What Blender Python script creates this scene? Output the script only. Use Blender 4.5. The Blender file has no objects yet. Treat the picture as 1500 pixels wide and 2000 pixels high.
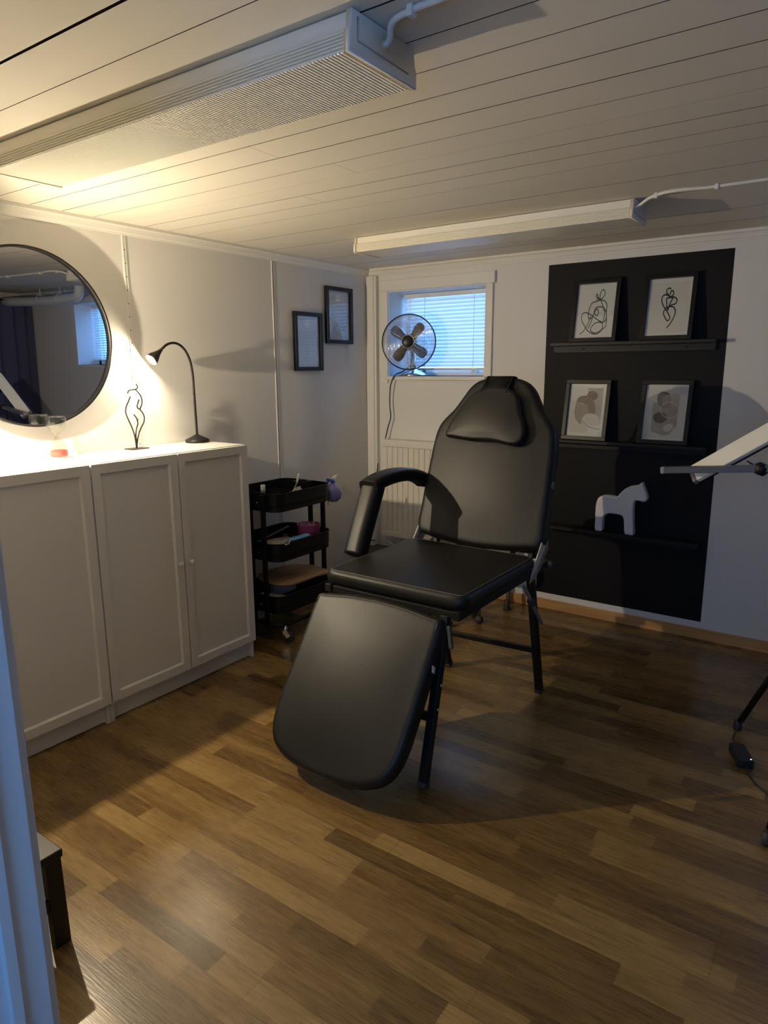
import bpy, bmesh, math, random
from mathutils import Vector, Matrix
random.seed(7)
SC = bpy.context.scene
COL = SC.collection
PI = math.pi

# ------------------------------------------------------------------ materials
def nd(nt, t, **kw):
    n = nt.nodes.new(t)
    for k, v in kw.items():
        setattr(n, k, v)
    return n

def mat(name, color, rough=.5, metal=0., spec=.5, bump=0., bscale=60., var=0., vscale=6., coat=0., emis=None, estr=0.):
    m = bpy.data.materials.new(name); m.use_nodes = True
    nt = m.node_tree; b = nt.nodes['Principled BSDF']
    b.inputs['Base Color'].default_value = (*color, 1)
    b.inputs['Roughness'].default_value = rough
    b.inputs['Metallic'].default_value = metal
    b.inputs['Specular IOR Level'].default_value = spec
    b.inputs['Coat Weight'].default_value = coat
    if emis:
        b.inputs['Emission Color'].default_value = (*emis, 1)
        b.inputs['Emission Strength'].default_value = estr
    tc = nd(nt, 'ShaderNodeTexCoord')
    if var > 0:
        nz = nd(nt, 'ShaderNodeTexNoise'); nz.inputs['Scale'].default_value = vscale; nz.inputs['Detail'].default_value = 4
        nt.links.new(tc.outputs['Object'], nz.inputs['Vector'])
        mx = nd(nt, 'ShaderNodeMix', data_type='RGBA')
        mx.inputs['A'].default_value = (*[c * (1 - var) for c in color], 1)
        mx.inputs['B'].default_value = (*[min(1, c * (1 + var)) for c in color], 1)
        nt.links.new(nz.outputs['Fac'], mx.inputs['Factor'])
        nt.links.new(mx.outputs['Result'], b.inputs['Base Color'])
    if bump > 0:
        nz = nd(nt, 'ShaderNodeTexNoise'); nz.inputs['Scale'].default_value = bscale; nz.inputs['Detail'].default_value = 5
        nt.links.new(tc.outputs['Object'], nz.inputs['Vector'])
        bp = nd(nt, 'ShaderNodeBump'); bp.inputs['Strength'].default_value = bump; bp.inputs['Distance'].default_value = .003
        nt.links.new(nz.outputs['Fac'], bp.inputs['Height'])
        nt.links.new(bp.outputs['Normal'], b.inputs['Normal'])
    return m

def glass_mat(name, tint=(1, 1, 1), rough=.0, refl=1.0, ior=1.5):
    m = bpy.data.materials.new(name); m.use_nodes = True
    nt = m.node_tree; nt.nodes.remove(nt.nodes['Principled BSDF'])
    out = nt.nodes['Material Output']
    tr = nd(nt, 'ShaderNodeBsdfTransparent'); tr.inputs['Color'].default_value = (*tint, 1)
    gl = nd(nt, 'ShaderNodeBsdfGlossy'); gl.inputs['Roughness'].default_value = rough
    gl.inputs['Color'].default_value = (refl, refl, refl, 1)
    lw = nd(nt, 'ShaderNodeLayerWeight'); lw.inputs['Blend'].default_value = .5
    pw = nd(nt, 'ShaderNodeMath', operation='POWER'); nt.links.new(lw.outputs['Facing'], pw.inputs[0]); pw.inputs[1].default_value = 6.
    f0 = ((ior-1)/(ior+1))**2
    fr = nd(nt, 'ShaderNodeMath', operation='MULTIPLY_ADD'); nt.links.new(pw.outputs[0], fr.inputs[0]); fr.inputs[1].default_value = 1-f0; fr.inputs[2].default_value = f0
    mx = nd(nt, 'ShaderNodeMixShader')
    nt.links.new(fr.outputs[0], mx.inputs[0]); nt.links.new(tr.outputs[0], mx.inputs[1]); nt.links.new(gl.outputs[0], mx.inputs[2])
    nt.links.new(mx.outputs[0], out.inputs['Surface'])
    return m

def slat_mat():
    m = bpy.data.materials.new('blind_slat_white'); m.use_nodes = True
    nt = m.node_tree; nt.nodes.remove(nt.nodes['Principled BSDF']); out = nt.nodes['Material Output']
    d = nd(nt, 'ShaderNodeBsdfDiffuse'); d.inputs['Color'].default_value = (.86, .87, .88, 1)
    t = nd(nt, 'ShaderNodeBsdfTranslucent'); t.inputs['Color'].default_value = (.86, .87, .88, 1)
    mx = nd(nt, 'ShaderNodeMixShader'); mx.inputs[0].default_value = .19
    nt.links.new(d.outputs[0], mx.inputs[1]); nt.links.new(t.outputs[0], mx.inputs[2]); nt.links.new(mx.outputs[0], out.inputs['Surface'])
    return m

def floor_mat():
    m = bpy.data.materials.new('oak_laminate'); m.use_nodes = True
    nt = m.node_tree; b = nt.nodes['Principled BSDF']; L = nt.links.new
    def mth(op, a, c=None, d=None):
        n = nd(nt, 'ShaderNodeMath', operation=op)
        for i, v in enumerate((a, c, d)):
            if v is None: continue
            if isinstance(v, (int, float)): n.inputs[i].default_value = v
            else: L(v, n.inputs[i])
        return n.outputs[0]
    geo = nd(nt, 'ShaderNodeNewGeometry'); sep = nd(nt, 'ShaderNodeSeparateXYZ'); L(geo.outputs['Position'], sep.inputs[0])
    x, y = sep.outputs[0], sep.outputs[1]
    PW = .195; y0 = .249
    ys = mth('DIVIDE', mth('ADD', y, 3.764), PW / 3)      # strips of 65 mm
    row = mth('FLOOR', ys); fy = mth('FRACT', ys)
    yp = mth('DIVIDE', mth('ADD', y, 3.764), PW)
    prow = mth('FLOOR', yp); pfy = mth('FRACT', yp)
    def rnd(a, c=None, k=0.):
        v = nd(nt, 'ShaderNodeCombineXYZ'); L(a, v.inputs[0])
        if c is not None: L(c, v.inputs[1])
        v.inputs[2].default_value = k
        w = nd(nt, 'ShaderNodeTexWhiteNoise', noise_dimensions='3D'); L(v.outputs[0], w.inputs['Vector'])
        return w
    xo = mth('ADD', x, mth('MULTIPLY', rnd(row, None, 3.).outputs['Value'], 5.))
    xs = mth('DIVIDE', xo, .44); ix = mth('FLOOR', xs); fx = mth('FRACT', xs)
    rv = rnd(row, ix, 1.).outputs['Value']
    # long planks, one every 1.29 m; a plank end is pinned at x = 1.29 in the plank by y = -2.69
    px = mth('DIVIDE', mth('ADD', x, mth('MULTIPLY', mth('MODULO', mth('ADD', prow, 1.), 3.), .43)), 1.29)
    ip = mth('FLOOR', px); pfx = mth('FRACT', px)
    # wood grain
    mp = nd(nt, 'ShaderNodeCombineXYZ')
    L(mth('ADD', mth('MULTIPLY', x, 2.2), mth('MULTIPLY', rv, 40.)), mp.inputs[0]); L(mth('MULTIPLY', y, 28.), mp.inputs[1]); L(mth('MULTIPLY', rv, 9.), mp.inputs[2])
    n1 = nd(nt, 'ShaderNodeTexNoise'); n1.inputs['Scale'].default_value = 1.6; n1.inputs['Detail'].default_value = 6; n1.inputs['Distortion'].default_value = 1.2
    L(mp.outputs[0], n1.inputs['Vector'])
    mp2 = nd(nt, 'ShaderNodeCombineXYZ')
    L(mth('MULTIPLY', x, 9.), mp2.inputs[0]); L(mth('MULTIPLY', y, 160.), mp2.inputs[1])
    n2 = nd(nt, 'ShaderNodeTexNoise'); n2.inputs['Scale'].default_value = 1.5; n2.inputs['Detail'].default_value = 4
    L(mp2.outputs[0], n2.inputs['Vector'])
    g = mth('ADD', mth('MULTIPLY', n1.outputs['Fac'], .58), mth('ADD', mth('MULTIPLY', n2.outputs['Fac'], .28), mth('MULTIPLY', rv, .40)))
    cr = nd(nt, 'ShaderNodeValToRGB'); e = cr.color_ramp.elements
    e[0].position = .34; e[0].color = (.070, .037, .010, 1); e[1].position = .86; e[1].color = (.30, .192, .068, 1)
    k = cr.color_ramp.elements.new(.6); k.color = (.172, .100, .031, 1)
    L(g, cr.inputs[0])
    # joints
    ej = mth('MINIMUM', pfy, mth('SUBTRACT', 1., pfy)); jl = mth('LESS_THAN', ej, .006)
    exx = mth('MINIMUM', pfx, mth('SUBTRACT', 1., pfx)); jx = mth('LESS_THAN', exx, .0009)
    es = mth('LESS_THAN', mth('MINIMUM', fx, mth('SUBTRACT', 1., fx)), .0022)
    esy = mth('LESS_THAN', mth('MINIMUM', fy, mth('SUBTRACT', 1., fy)), .012)
    dark = mth('ADD', mth('MULTIPLY', mth('MAXIMUM', jl, jx), .5), mth('MULTIPLY', mth('MAXIMUM', es, esy), .10))
    mx = nd(nt, 'ShaderNodeMix', data_type='RGBA'); mx.inputs['B'].default_value = (.045, .022, .008, 1)
    L(mth('MINIMUM', dark, .8), mx.inputs['Factor']); L(cr.outputs[0], mx.inputs['A']); L(mx.outputs['Result'], b.inputs['Base Color'])
    b.inputs['Specular IOR Level'].default_value = .5
    rr = mth('ADD', .21, mth('MULTIPLY', n2.outputs['Fac'], .14)); L(rr, b.inputs['Roughness'])
    # the planks lie at very slightly different angles
    pr = rnd(prow, ip, 5.).outputs['Color']
    vm = nd(nt, 'ShaderNodeVectorMath', operation='SUBTRACT'); L(pr, vm.inputs[0]); vm.inputs[1].default_value = (.5, .5, .5)
    vs = nd(nt, 'ShaderNodeVectorMath', operation='SCALE'); L(vm.outputs[0], vs.inputs[0]); vs.inputs['Scale'].default_value = .035
    va = nd(nt, 'ShaderNodeVectorMath', operation='ADD'); L(vs.outputs[0], va.inputs[0]); va.inputs[1].default_value = (0, 0, 1)
    vn = nd(nt, 'ShaderNodeVectorMath', operation='NORMALIZE'); L(va.outputs[0], vn.inputs[0])
    bp = nd(nt, 'ShaderNodeBump'); bp.inputs['Strength'].default_value = .12; bp.inputs['Distance'].default_value = .002
    L(n2.outputs['Fac'], bp.inputs['Height']); L(vn.outputs[0], bp.inputs['Normal']); L(bp.outputs[0], b.inputs['Normal'])
    return m

def wood_mat(name, a, c, axis=0, scale=3., rough=.45):
    m = bpy.data.materials.new(name); m.use_nodes = True
    nt = m.node_tree; b = nt.nodes['Principled BSDF']; L = nt.links.new
    tc = nd(nt, 'ShaderNodeTexCoord'); mp = nd(nt, 'ShaderNodeMapping'); s = [18., 18., 18.]; s[axis] = 1.2; mp.inputs['Scale'].default_value = s
    L(tc.outputs['Object'], mp.inputs['Vector'])
    n = nd(nt, 'ShaderNodeTexNoise'); n.inputs['Scale'].default_value = scale; n.inputs['Detail'].default_value = 5; L(mp.outputs[0], n.inputs['Vector'])
    cr = nd(nt, 'ShaderNodeValToRGB'); cr.color_ramp.elements[0].color = (*a, 1); cr.color_ramp.elements[1].color = (*c, 1)
    cr.color_ramp.elements[0].position = .3; cr.color_ramp.elements[1].position = .72
    L(n.outputs['Fac'], cr.inputs[0]); L(cr.outputs[0], b.inputs['Base Color']); b.inputs['Roughness'].default_value = rough
    return m

M = {}
M['wall'] = mat('wall_paint_white', (.74, .73, .71), .75, bump=.10, bscale=140, spec=.3)
M['wallb'] = mat('wall_paint_cream', (.74, .725, .69), .75, bump=.06, bscale=120, spec=.3)
M['black_paint'] = mat('black_wall_paint', (.0065, .0065, .007), .62, bump=.35, bscale=55, spec=.20, var=.3, vscale=9)
M['ceil'] = mat('ceiling_paint', (.74, .70, .61), .7, bump=.12, bscale=35, var=.05, vscale=3)
M['void'] = mat('dark_void', (.01, .008, .006), .9)
M['trim'] = mat('white_trim_paint', (.78, .76, .70), .5, bump=.05, bscale=40)
M['jamb'] = mat('door_frame_paint', (.74, .75, .76), .45, bump=.04, bscale=30)
M['base_wood'] = wood_mat('beech_baseboard', (.46, .24, .08), (.62, .35, .13))
M['floor'] = floor_mat()
M['cab'] = mat('cabinet_white_foil', (.69, .69, .69), .45, bump=.02, bscale=90)
M['white_pl'] = mat('white_plastic', (.80, .79, .75), .35)
M['fixture'] = mat('fixture_enamel', (.78, .75, .66), .4)
M['cap'] = mat('fixture_end_cap', (.74, .73, .68), .45)
M['cap_y'] = mat('yellowed_cap_edge', (.72, .55, .26), .4)
M['vinyl'] = mat('black_vinyl', (.0085, .0085, .0085), .43, spec=.34, bump=.10, bscale=260)
M['stitch'] = mat('grey_stitching', (.16, .15, .13), .6)
M['steel_b'] = mat('black_powder_coat', (.007, .007, .007), .45, spec=.28, bump=.03, bscale=150)
M['cart'] = mat('black_cart_steel', (.006, .006, .0065), .45, spec=.28)
M['zinc'] = mat('zinc_plate', (.62, .61, .58), .38, metal=.8)
M['chrome'] = mat('chrome', (.80, .80, .82), .10, metal=1.)
M['rubber'] = mat('dark_rubber', (.035, .035, .034), .6)
M['grey_tube'] = mat('grey_tube', (.24, .23, .22), .42, metal=.3)
M['frame_b'] = mat('black_frame', (.007, .007, .008), .38, spec=.28)
M['paper'] = mat('print_paper', (.76, .74, .69), .7)
M['paper2'] = mat('print_paper_warm', (.70, .66, .60), .7)
M['ink'] = mat('black_ink', (.015, .013, .012), .6)
M['certp'] = mat('certificate_paper', (.70, .69, .68), .6)
M['seal'] = mat('certificate_seal', (.86, .86, .84), .5)
M['certi'] = mat('certificate_ink', (.20, .20, .21), .6)
M['certw'] = mat('certificate_pale_line', (.72, .72, .72), .6)
M['mirror'] = mat('mirror_silver', (.72, .74, .77), .0, metal=1.)
M['glass'] = glass_mat('clear_glass', (.97, .98, .98))
M['glass2'] = glass_mat('hourglass_glass', (.93, .94, .92), ior=1.6)
M['winglass'] = glass_mat('window_glass', (.95, .97, .98))
M['slat'] = slat_mat()
M['sand'] = mat('pink_sand', (.62, .09, .075), .8, bump=.3, bscale=300)
M['lampb'] = mat('black_lamp', (.012, .011, .0105), .42, spec=.35)
M['bulb'] = mat('lit_bulb', (1, .9, .75), .4, emis=(1., .80, .50), estr=30.)
M['wire'] = mat('dark_wire', (.030, .022, .018), .5)
M['horse'] = mat('white_glaze', (.80, .79, .76), .35, spec=.5)
M['art_a'] = mat('art_taupe', (.25, .20, .175), .7); M['art_b'] = mat('art_rose_beige', (.38, .31, .265), .7)
M['art_c'] = mat('art_grey_beige', (.44, .42, .385), .7); M['art_d'] = mat('art_charcoal', (.10, .093, .093), .7)
M['art_e'] = mat('art_dark_brown', (.065, .036, .033), .7); M['art_f'] = mat('art_pale', (.66, .63, .58), .7)
M['art_g'] = mat('art_brown', (.22, .145, .11), .7); M['art_h'] = mat('art_sage', (.37, .38, .355), .7)
M['board'] = wood_mat('plywood_tray', (.42, .24, .10), (.58, .36, .17), axis=1, scale=2.)
M['pink'] = mat('pink_plastic', (.62, .10, .24), .4); M['pinkl'] = mat('pale_pink', (.80, .42, .55), .5)
M['tissue'] = mat('white_tissue', (.76, .74, .68), .9)
M['pouch'] = mat('floral_pouch', (.74, .68, .60), .7, var=.12, vscale=60)
M['floral'] = mat('floral_red', (.55, .22, .22), .7)
M['maskb'] = mat('mask_blue', (.16, .42, .72), .8)
M['blue_pl'] = mat('blue_plastic', (.03, .10, .55), .35)
M['purple'] = mat('purple_liquid', (.22, .20, .42), .25, coat=.5)
M['grey_pl'] = mat('grey_plastic', (.30, .30, .31), .5)
M['lightbar'] = mat('light_bar_diffuser', (.86, .83, .72), .5)
M['armgrey'] = mat('grey_anodised', (.10, .103, .115), .38, metal=.2)
M['adapt'] = mat('black_adapter', (.016, .016, .016), .45)
M['led'] = mat('white_led', (.9, .9, .9), .4, emis=(.9, 1., 1.), estr=1.2)
M['rad'] = mat('radiator_enamel', (.76, .73, .65), .45)
M['fan_d'] = mat('fan_dark_blade', (.022, .019, .017), .35, metal=.3)
M['fan_rim'] = mat('fan_rim', (.04, .042, .05), .25, metal=.8)
M['curtain'] = mat('navy_curtain', (.09, .10, .20), .9, bump=.2, bscale=120)
M['pipe'] = mat('white_pipe', (.72, .73, .73), .4)
M['stool'] = mat('dark_stained_wood', (.012, .011, .010), .42, spec=.35, bump=.05, bscale=40)
M['box'] = mat('dark_grey_box', (.045, .046, .045), .6, bump=.1, bscale=80)
M['cable_w'] = mat('white_cable', (.74, .72, .66), .45)
M['tag'] = mat('white_label', (.72, .72, .74), .6)

def diffuser_mat():
    m = mat('prismatic_diffuser', (.90, .86, .74), .24, spec=.6)
    nt = m.node_tree; b = nt.nodes['Principled BSDF']
    geo = nd(nt, 'ShaderNodeNewGeometry'); sep = nd(nt, 'ShaderNodeSeparateXYZ'); nt.links.new(geo.outputs['Position'], sep.inputs[0])
    s = []
    for i, f in ((0, 2 * PI / .0085), (1, 2 * PI / .0085)):
        a = nd(nt, 'ShaderNodeMath', operation='MULTIPLY'); nt.links.new(sep.outputs[i], a.inputs[0]); a.inputs[1].default_value = f
        c = nd(nt, 'ShaderNodeMath', operation='SINE'); nt.links.new(a.outputs[0], c.inputs[0]); s.append(c)
    p = nd(nt, 'ShaderNodeMath', operation='ADD'); nt.links.new(s[0].outputs[0], p.inputs[0])
    h = nd(nt, 'ShaderNodeMath', operation='MULTIPLY'); nt.links.new(s[1].outputs[0], h.inputs[0]); h.inputs[1].default_value = .2
    nt.links.new(h.outputs[0], p.inputs[1])
    bp = nd(nt, 'ShaderNodeBump'); bp.inputs['Strength'].default_value = .8; bp.inputs['Distance'].default_value = .0014
    nt.links.new(p.outputs[0], bp.inputs['Height']); nt.links.new(bp.outputs[0], b.inputs['Normal'])
    return m
M['diff'] = diffuser_mat()
M['diff_side'] = mat('ribbed_diffuser_side', (.78, .74, .62), .25, spec=.6)

# ------------------------------------------------------------------ mesh helpers
class MB:
    """collects shapes in a bmesh and links them as one mesh object"""
    def __init__(s): s.bm = bmesh.new(); s.mi = 0
    def _fin(s, faces):
        for f in faces: f.material_index = s.mi
    def faces(s, vs, fs):
        v = [s.bm.verts.new(p) for p in vs]
        out = []
        for f in fs:
            try: out.append(s.bm.faces.new([v[i] for i in f]))
            except ValueError: pass
        s._fin(out); return out
    def box(s, lo, hi, bev=0., seg=2, mtx=None):
        x0, y0, z0 = lo; x1, y1, z1 = hi
        t = bmesh.new()
        v = [t.verts.new(p) for p in ((x0,y0,z0),(x1,y0,z0),(x1,y1,z0),(x0,y1,z0),(x0,y0,z1),(x1,y0,z1),(x1,y1,z1),(x0,y1,z1))]
        for f in ((0,3,2,1),(4,5,6,7),(0,1,5,4),(1,2,6,5),(2,3,7,6),(3,0,4,7)): t.faces.new([v[i] for i in f])
        if bev > 0: bmesh.ops.bevel(t, geom=t.edges[:], offset=bev, segments=seg, affect='EDGES', profile=.5)
        s.merge(t, mtx); return s
    def merge(s, t, mtx=None):
        if mtx is not None: bmesh.ops.transform(t, matrix=mtx, verts=t.verts)
        mp = {}
        for v in t.verts: mp[v] = s.bm.verts.new(v.co)
        fs = []
        for f in t.faces:
            try: nf = s.bm.faces.new([mp[v] for v in f.verts]); nf.smooth = f.smooth; fs.append(nf)
            except ValueError: pass
        s._fin(fs); t.free(); return s
    def bar(s, a, b, w, h, up=(0, 0, 1), bev=.002):
        """rectangular bar from a to b, w across, h along up"""
        a, b = Vector(a), Vector(b); d = b - a; L = d.length; d.normalize()
        u = Vector(up); r = d.cross(u)
        if r.length < 1e-4: r = d.cross(Vector((1, 0, 0)))
        r.normalize(); u = r.cross(d)
        m = Matrix((( r.x, u.x, d.x, a.x), (r.y, u.y, d.y, a.y), (r.z, u.z, d.z, a.z), (0, 0, 0, 1)))
        return s.box((-w/2, -h/2, 0), (w/2, h/2, L), bev, 2, m)
    def tube(s, pts, r, seg=10, caps=True, smooth=0, closed=False):
        pts = [Vector(p) for p in pts]
        if smooth: pts = spline(pts, smooth, closed)
        n = len(pts); rr = r if isinstance(r, (list, tuple)) else [r] * n
        if len(rr) != n: rr = [rr[min(len(rr)-1, int(i * len(rr) / n))] for i in range(n)]
        rings = []; prev = None
        for i, p in enumerate(pts):
            if closed: t = pts[(i+1) % n] - pts[i-1]
            else: t = pts[min(i+1, n-1)] - pts[max(i-1, 0)]
            t.normalize()
            if prev is None:
                a = t.cross(Vector((0, 0, 1)))
                if a.length < 1e-3: a = t.cross(Vector((1, 0, 0)))
            else: a = prev - t * prev.dot(t)
            a.normalize(); prev = a; b = t.cross(a)
            rings.append([s.bm.verts.new(p + (a * math.cos(k*2*PI/seg) + b * math.sin(k*2*PI/seg)) * rr[i]) for k in range(seg)])
        fs = []
        for i in range(n if closed else n - 1):
            A, B = rings[i], rings[(i+1) % n]
            for k in range(seg):
                f = s.bm.faces.new((A[k], A[(k+1) % seg], B[(k+1) % seg], B[k])); f.smooth = True; fs.append(f)
        if caps and not closed:
            fs.append(s.bm.faces.new(rings[0][::-1])); fs.append(s.bm.faces.new(rings[-1]))
        s._fin(fs); return s
    def sweep(s, pts, prof, up=(1, 0, 0), caps=True):
        """sweep a closed 2-D profile [(a,b)] along pts; a runs along up, b along up x tangent"""
        pts = [Vector(p) for p in pts]; U = Vector(up); rings = []
        for i, p in enumerate(pts):
            t = (pts[min(i+1, len(pts)-1)] - pts[max(i-1, 0)]).normalized()
            a = (U - t * U.dot(t)).normalized(); b = t.cross(a)
            rings.append([s.bm.verts.new(p + a * q[0] + b * q[1]) for q in prof])
        fs = []; n = len(prof)
        for A, B in zip(rings, rings[1:]):
            for k in range(n):
                f = s.bm.faces.new((A[k], A[(k+1) % n], B[(k+1) % n], B[k])); f.smooth = True; fs.append(f)
        if caps: fs.append(s.bm.faces.new(rings[0][::-1])); fs.append(s.bm.faces.new(rings[-1]))
        s._fin(fs); return s
    def lathe(s, prof, c=(0, 0, 0), seg=32, mtx=None, sx=1., sy=1., smooth=True):
        t = bmesh.new(); rings = []
        for r, z in prof:
            if r < 1e-6: rings.append([t.verts.new((0, 0, z))])
            else: rings.append([t.verts.new((r*sx*math.cos(k*2*PI/seg), r*sy*math.sin(k*2*PI/seg), z)) for k in range(seg)])
        for A, B in zip(rings, rings[1:]):
            for k in range(seg):
                k2 = (k+1) % seg
                if len(A) == 1 and len(B) == 1: continue
                if len(A) == 1: f = t.faces.new((A[0], B[k2], B[k]))
                elif len(B) == 1: f = t.faces.new((A[k], A[k2], B[0]))
                else: f = t.faces.new((A[k], A[k2], B[k2], B[k]))
                f.smooth = smooth
        m = mtx if mtx is not None else Matrix.Translation(c)
        s.merge(t, m); return s
    def prism(s, ol, o, A, B, N, th, bev=0., seg=2):
        """outline ol [(a,b)] in plane o + a*A + b*B, thickened by th along N"""
        o, A, B, N = Vector(o), Vector(A), Vector(B), Vector(N)
        t = bmesh.new(); n = len(ol)
        lo = [t.verts.new(o + A*a + B*b) for a, b in ol]; hi = [t.verts.new(o + A*a + B*b + N*th) for a, b in ol]
        fl = t.faces.new(lo[::-1]); fh = t.faces.new(hi)
        for i in range(n): t.faces.new((lo[i], lo[(i+1) % n], hi[(i+1) % n], hi[i]))
        if bev > 0:
            es = list(set(list(fl.edges) + list(fh.edges)))
            bmesh.ops.bevel(t, geom=es, offset=bev, segments=seg, affect='EDGES', profile=.5)
            for f in t.faces: f.smooth = True
        s.merge(t); return s
    def pad(s, ol, o, A, B, N, th, edge=.02, dome=.008, n=96, c=None):
        """upholstered pad: outline, rounded rim, softly domed face on the +N side (face at o)"""
        o, A, B, N = Vector(o), Vector(A), Vector(B), Vector(N)
        P = resample(ol, n)
        if c is None: c = (sum(p[0] for p in P)/n, sum(p[1] for p in P)/n)
        rings = []
        def ring(d, h): rings.append([(a, b, h) for a, b in inset(P, d)])
        ring(edge*.6, -th); ring(edge*.2, -th + edge*.3); ring(0, -th + edge*.9)
        ring(-edge*.06, -th*.5)
        for k in range(6):
            t = k/5*PI/2; ring(edge*(1-math.cos(t)), -edge + edge*math.sin(t))
        I = inset(P, edge)
        wa = max(abs(a-c[0]) for a, b in I); wb0 = max(c[1]-b for a, b in I); wb1 = max(b-c[1] for a, b in I)
        def hh(a, b, f):
            U = (a-c[0])/wa; W = (b-c[1])/(wb1 if b > c[1] else wb0)
            return dome*max(0, 1-U*U)*max(0, 1-W*W)*(1-f**6)
        for f in (.96, .9, .82, .73, .63, .52, .41, .3, .2, .1):
            rings.append([(c[0]+(a-c[0])*f, c[1]+(b-c[1])*f, hh(c[0]+(a-c[0])*f, c[1]+(b-c[1])*f, f)) for a, b in I])
        V = [[s.bm.verts.new(o + A*a + B*b + N*h) for a, b, h in r] for r in rings]
        fs = []
        for X, Y in zip(V, V[1:]):
            for k in range(n):
                f = s.bm.faces.new((X[k], X[(k+1) % n], Y[(k+1) % n], Y[k])); f.smooth = True; fs.append(f)
        cv = s.bm.verts.new(o + A*c[0] + B*c[1] + N*dome)
        for k in range(n):
            f = s.bm.faces.new((V[-1][k], V[-1][(k+1) % n], cv)); f.smooth = True; fs.append(f)
        fs.append(s.bm.faces.new(V[0][::-1]))
        s._fin(fs); return s
    def carved(s, ol, o, A, B, N, th, edge, n=140):
        """flat carved piece with both rims rounded"""
        o, A, B, N = Vector(o), Vector(A), Vector(B), Vector(N); P = resample(ol, n); V = []
        prof = [(edge*(1-math.cos(k/5*PI/2)), edge*(1-math.sin(k/5*PI/2))) for k in range(6)]
        for d, h in [(d, h) for d, h in prof[::-1]] + [(d, th-h) for d, h in prof]:
            V.append([s.bm.verts.new(o + A*a + B*q + N*h) for a, q in inset(P, d)])
        fs = []
        for X, Y in zip(V, V[1:]):
            for k in range(n):
                f = s.bm.faces.new((X[k], X[(k+1) % n], Y[(k+1) % n], Y[k])); f.smooth = True; fs.append(f)
        fs.append(s.bm.faces.new(V[0][::-1])); fs.append(s.bm.faces.new(V[-1])); s._fin(fs); return s
    def ribbon(s, pts, w, fn):
        """flat ink stroke on a sheet: fn maps (u,v) to a point"""
        P = [Vector((*p, 0)) for p in pts]; P = spline(P, 8)
        fs = []; pl = None
        for i, p in enumerate(P):
            t = (P[min(i+1, len(P)-1)] - P[max(i-1, 0)]); q = Vector((-t.y, t.x, 0))
            q = q.normalized()*w/2 if q.length > 1e-9 else Vector((w/2, 0, 0))
            a = s.bm.verts.new(fn((p+q).x, (p+q).y)); b = s.bm.verts.new(fn((p-q).x, (p-q).y))
            if pl: fs.append(s.bm.faces.new((pl[0], pl[1], b, a)))
            pl = (a, b)
        s._fin(fs); return s
    def poly(s, pts, fn):
        vs = [s.bm.verts.new(fn(u, v)) for u, v in pts]
        f = s.bm.faces.new(vs); s._fin([f]); return s
    def build(s, name, mats, parent=None, loc=(0, 0, 0), fixn=True):
        if fixn: bmesh.ops.recalc_face_normals(s.bm, faces=s.bm.faces)
        me = bpy.data.meshes.new(name)
        if any(loc): bmesh.ops.translate(s.bm, vec=[-c for c in loc], verts=s.bm.verts)
        s.bm.to_mesh(me); s.bm.free()
        for m in (mats if isinstance(mats, (list, tuple)) else [mats]): me.materials.append(m)
        o = bpy.data.objects.new(name, me); COL.objects.link(o)
        o.location = loc
        if parent is not None: o.parent = parent
        return o

def spline(pts, n, closed=False):
    out = []; N = len(pts)
    for i in range(N if closed else N - 1):
        p0 = pts[(i-1) % N] if closed else pts[max(i-1, 0)]
        p1 = pts[i]; p2 = pts[(i+1) % N]; p3 = pts[(i+2) % N] if closed else pts[min(i+2, N-1)]
        d0, d1, d2 = (p1-p0).length, (p2-p1).length, (p3-p2).length
        m1 = p2-p1; m2 = p2-p1
        if d0 > 1e-9 and d1 > 1e-9: m1 = (p2-p1) + d1*((p1-p0)/d0 - (p2-p0)/(d0+d1))
        if d2 > 1e-9 and d1 > 1e-9: m2 = (p2-p1) + d1*((p3-p2)/d2 - (p3-p1)/(d1+d2))
        for k in range(n):
            t = k/n
            out.append(p1*(2*t**3-3*t*t+1) + m1*(t**3-2*t*t+t) + p2*(3*t*t-2*t**3) + m2*(t**3-t*t))
    if not closed: out.append(pts[-1])
    return out

def resample(ol, n):
    P = [Vector((a, b, 0)) for a, b in ol]
    L = [0]
    for i in range(len(P)): L.append(L[-1] + (P[(i+1) % len(P)] - P[i]).length)
    out = []; j = 0
    for k in range(n):
        d = L[-1]*k/n
        while L[j+1] < d: j += 1
        t = (d - L[j])/max(1e-9, L[j+1]-L[j]); q = P[j].lerp(P[(j+1) % len(P)], t); out.append((q.x, q.y))
    return out

def inset(P, d):
    n = len(P); ar = sum(P[i][0]*P[(i+1) % n][1] - P[(i+1) % n][0]*P[i][1] for i in range(n)); sg = 1 if ar > 0 else -1
    N = []
    for i in range(n):
        a, b = P[i-1], P[(i+1) % n]; tx, ty = b[0]-a[0], b[1]-a[1]; l = math.hypot(tx, ty) or 1
        N.append((-sg*ty/l, sg*tx/l))
    out = []
    for i in range(n):
        x = sum(N[(i+k) % n][0]*(4-abs(k)) for k in range(-3, 4)); y = sum(N[(i+k) % n][1]*(4-abs(k)) for k in range(-3, 4)); l = math.hypot(x, y) or 1
        out.append((P[i][0] + x/l*d, P[i][1] + y/l*d))
    return out

def rrect(x0, y0, x1, y1, r, seg=6):
    rr = r if isinstance(r, (list, tuple)) else [r]*4
    out = []
    for (cx, cy, a0, q) in ((x1, y0, -PI/2, rr[0]), (x1, y1, 0, rr[1]), (x0, y1, PI/2, rr[2]), (x0, y0, PI, rr[3])):
        sx = -1 if cx == x1 else 1; sy = 1 if cy == y0 else -1
        for k in range(seg+1):
            t = a0 + k/seg*PI/2
            out.append((cx + sx*q + q*math.cos(t), cy + sy*q + q*math.sin(t)))
    return out

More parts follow.
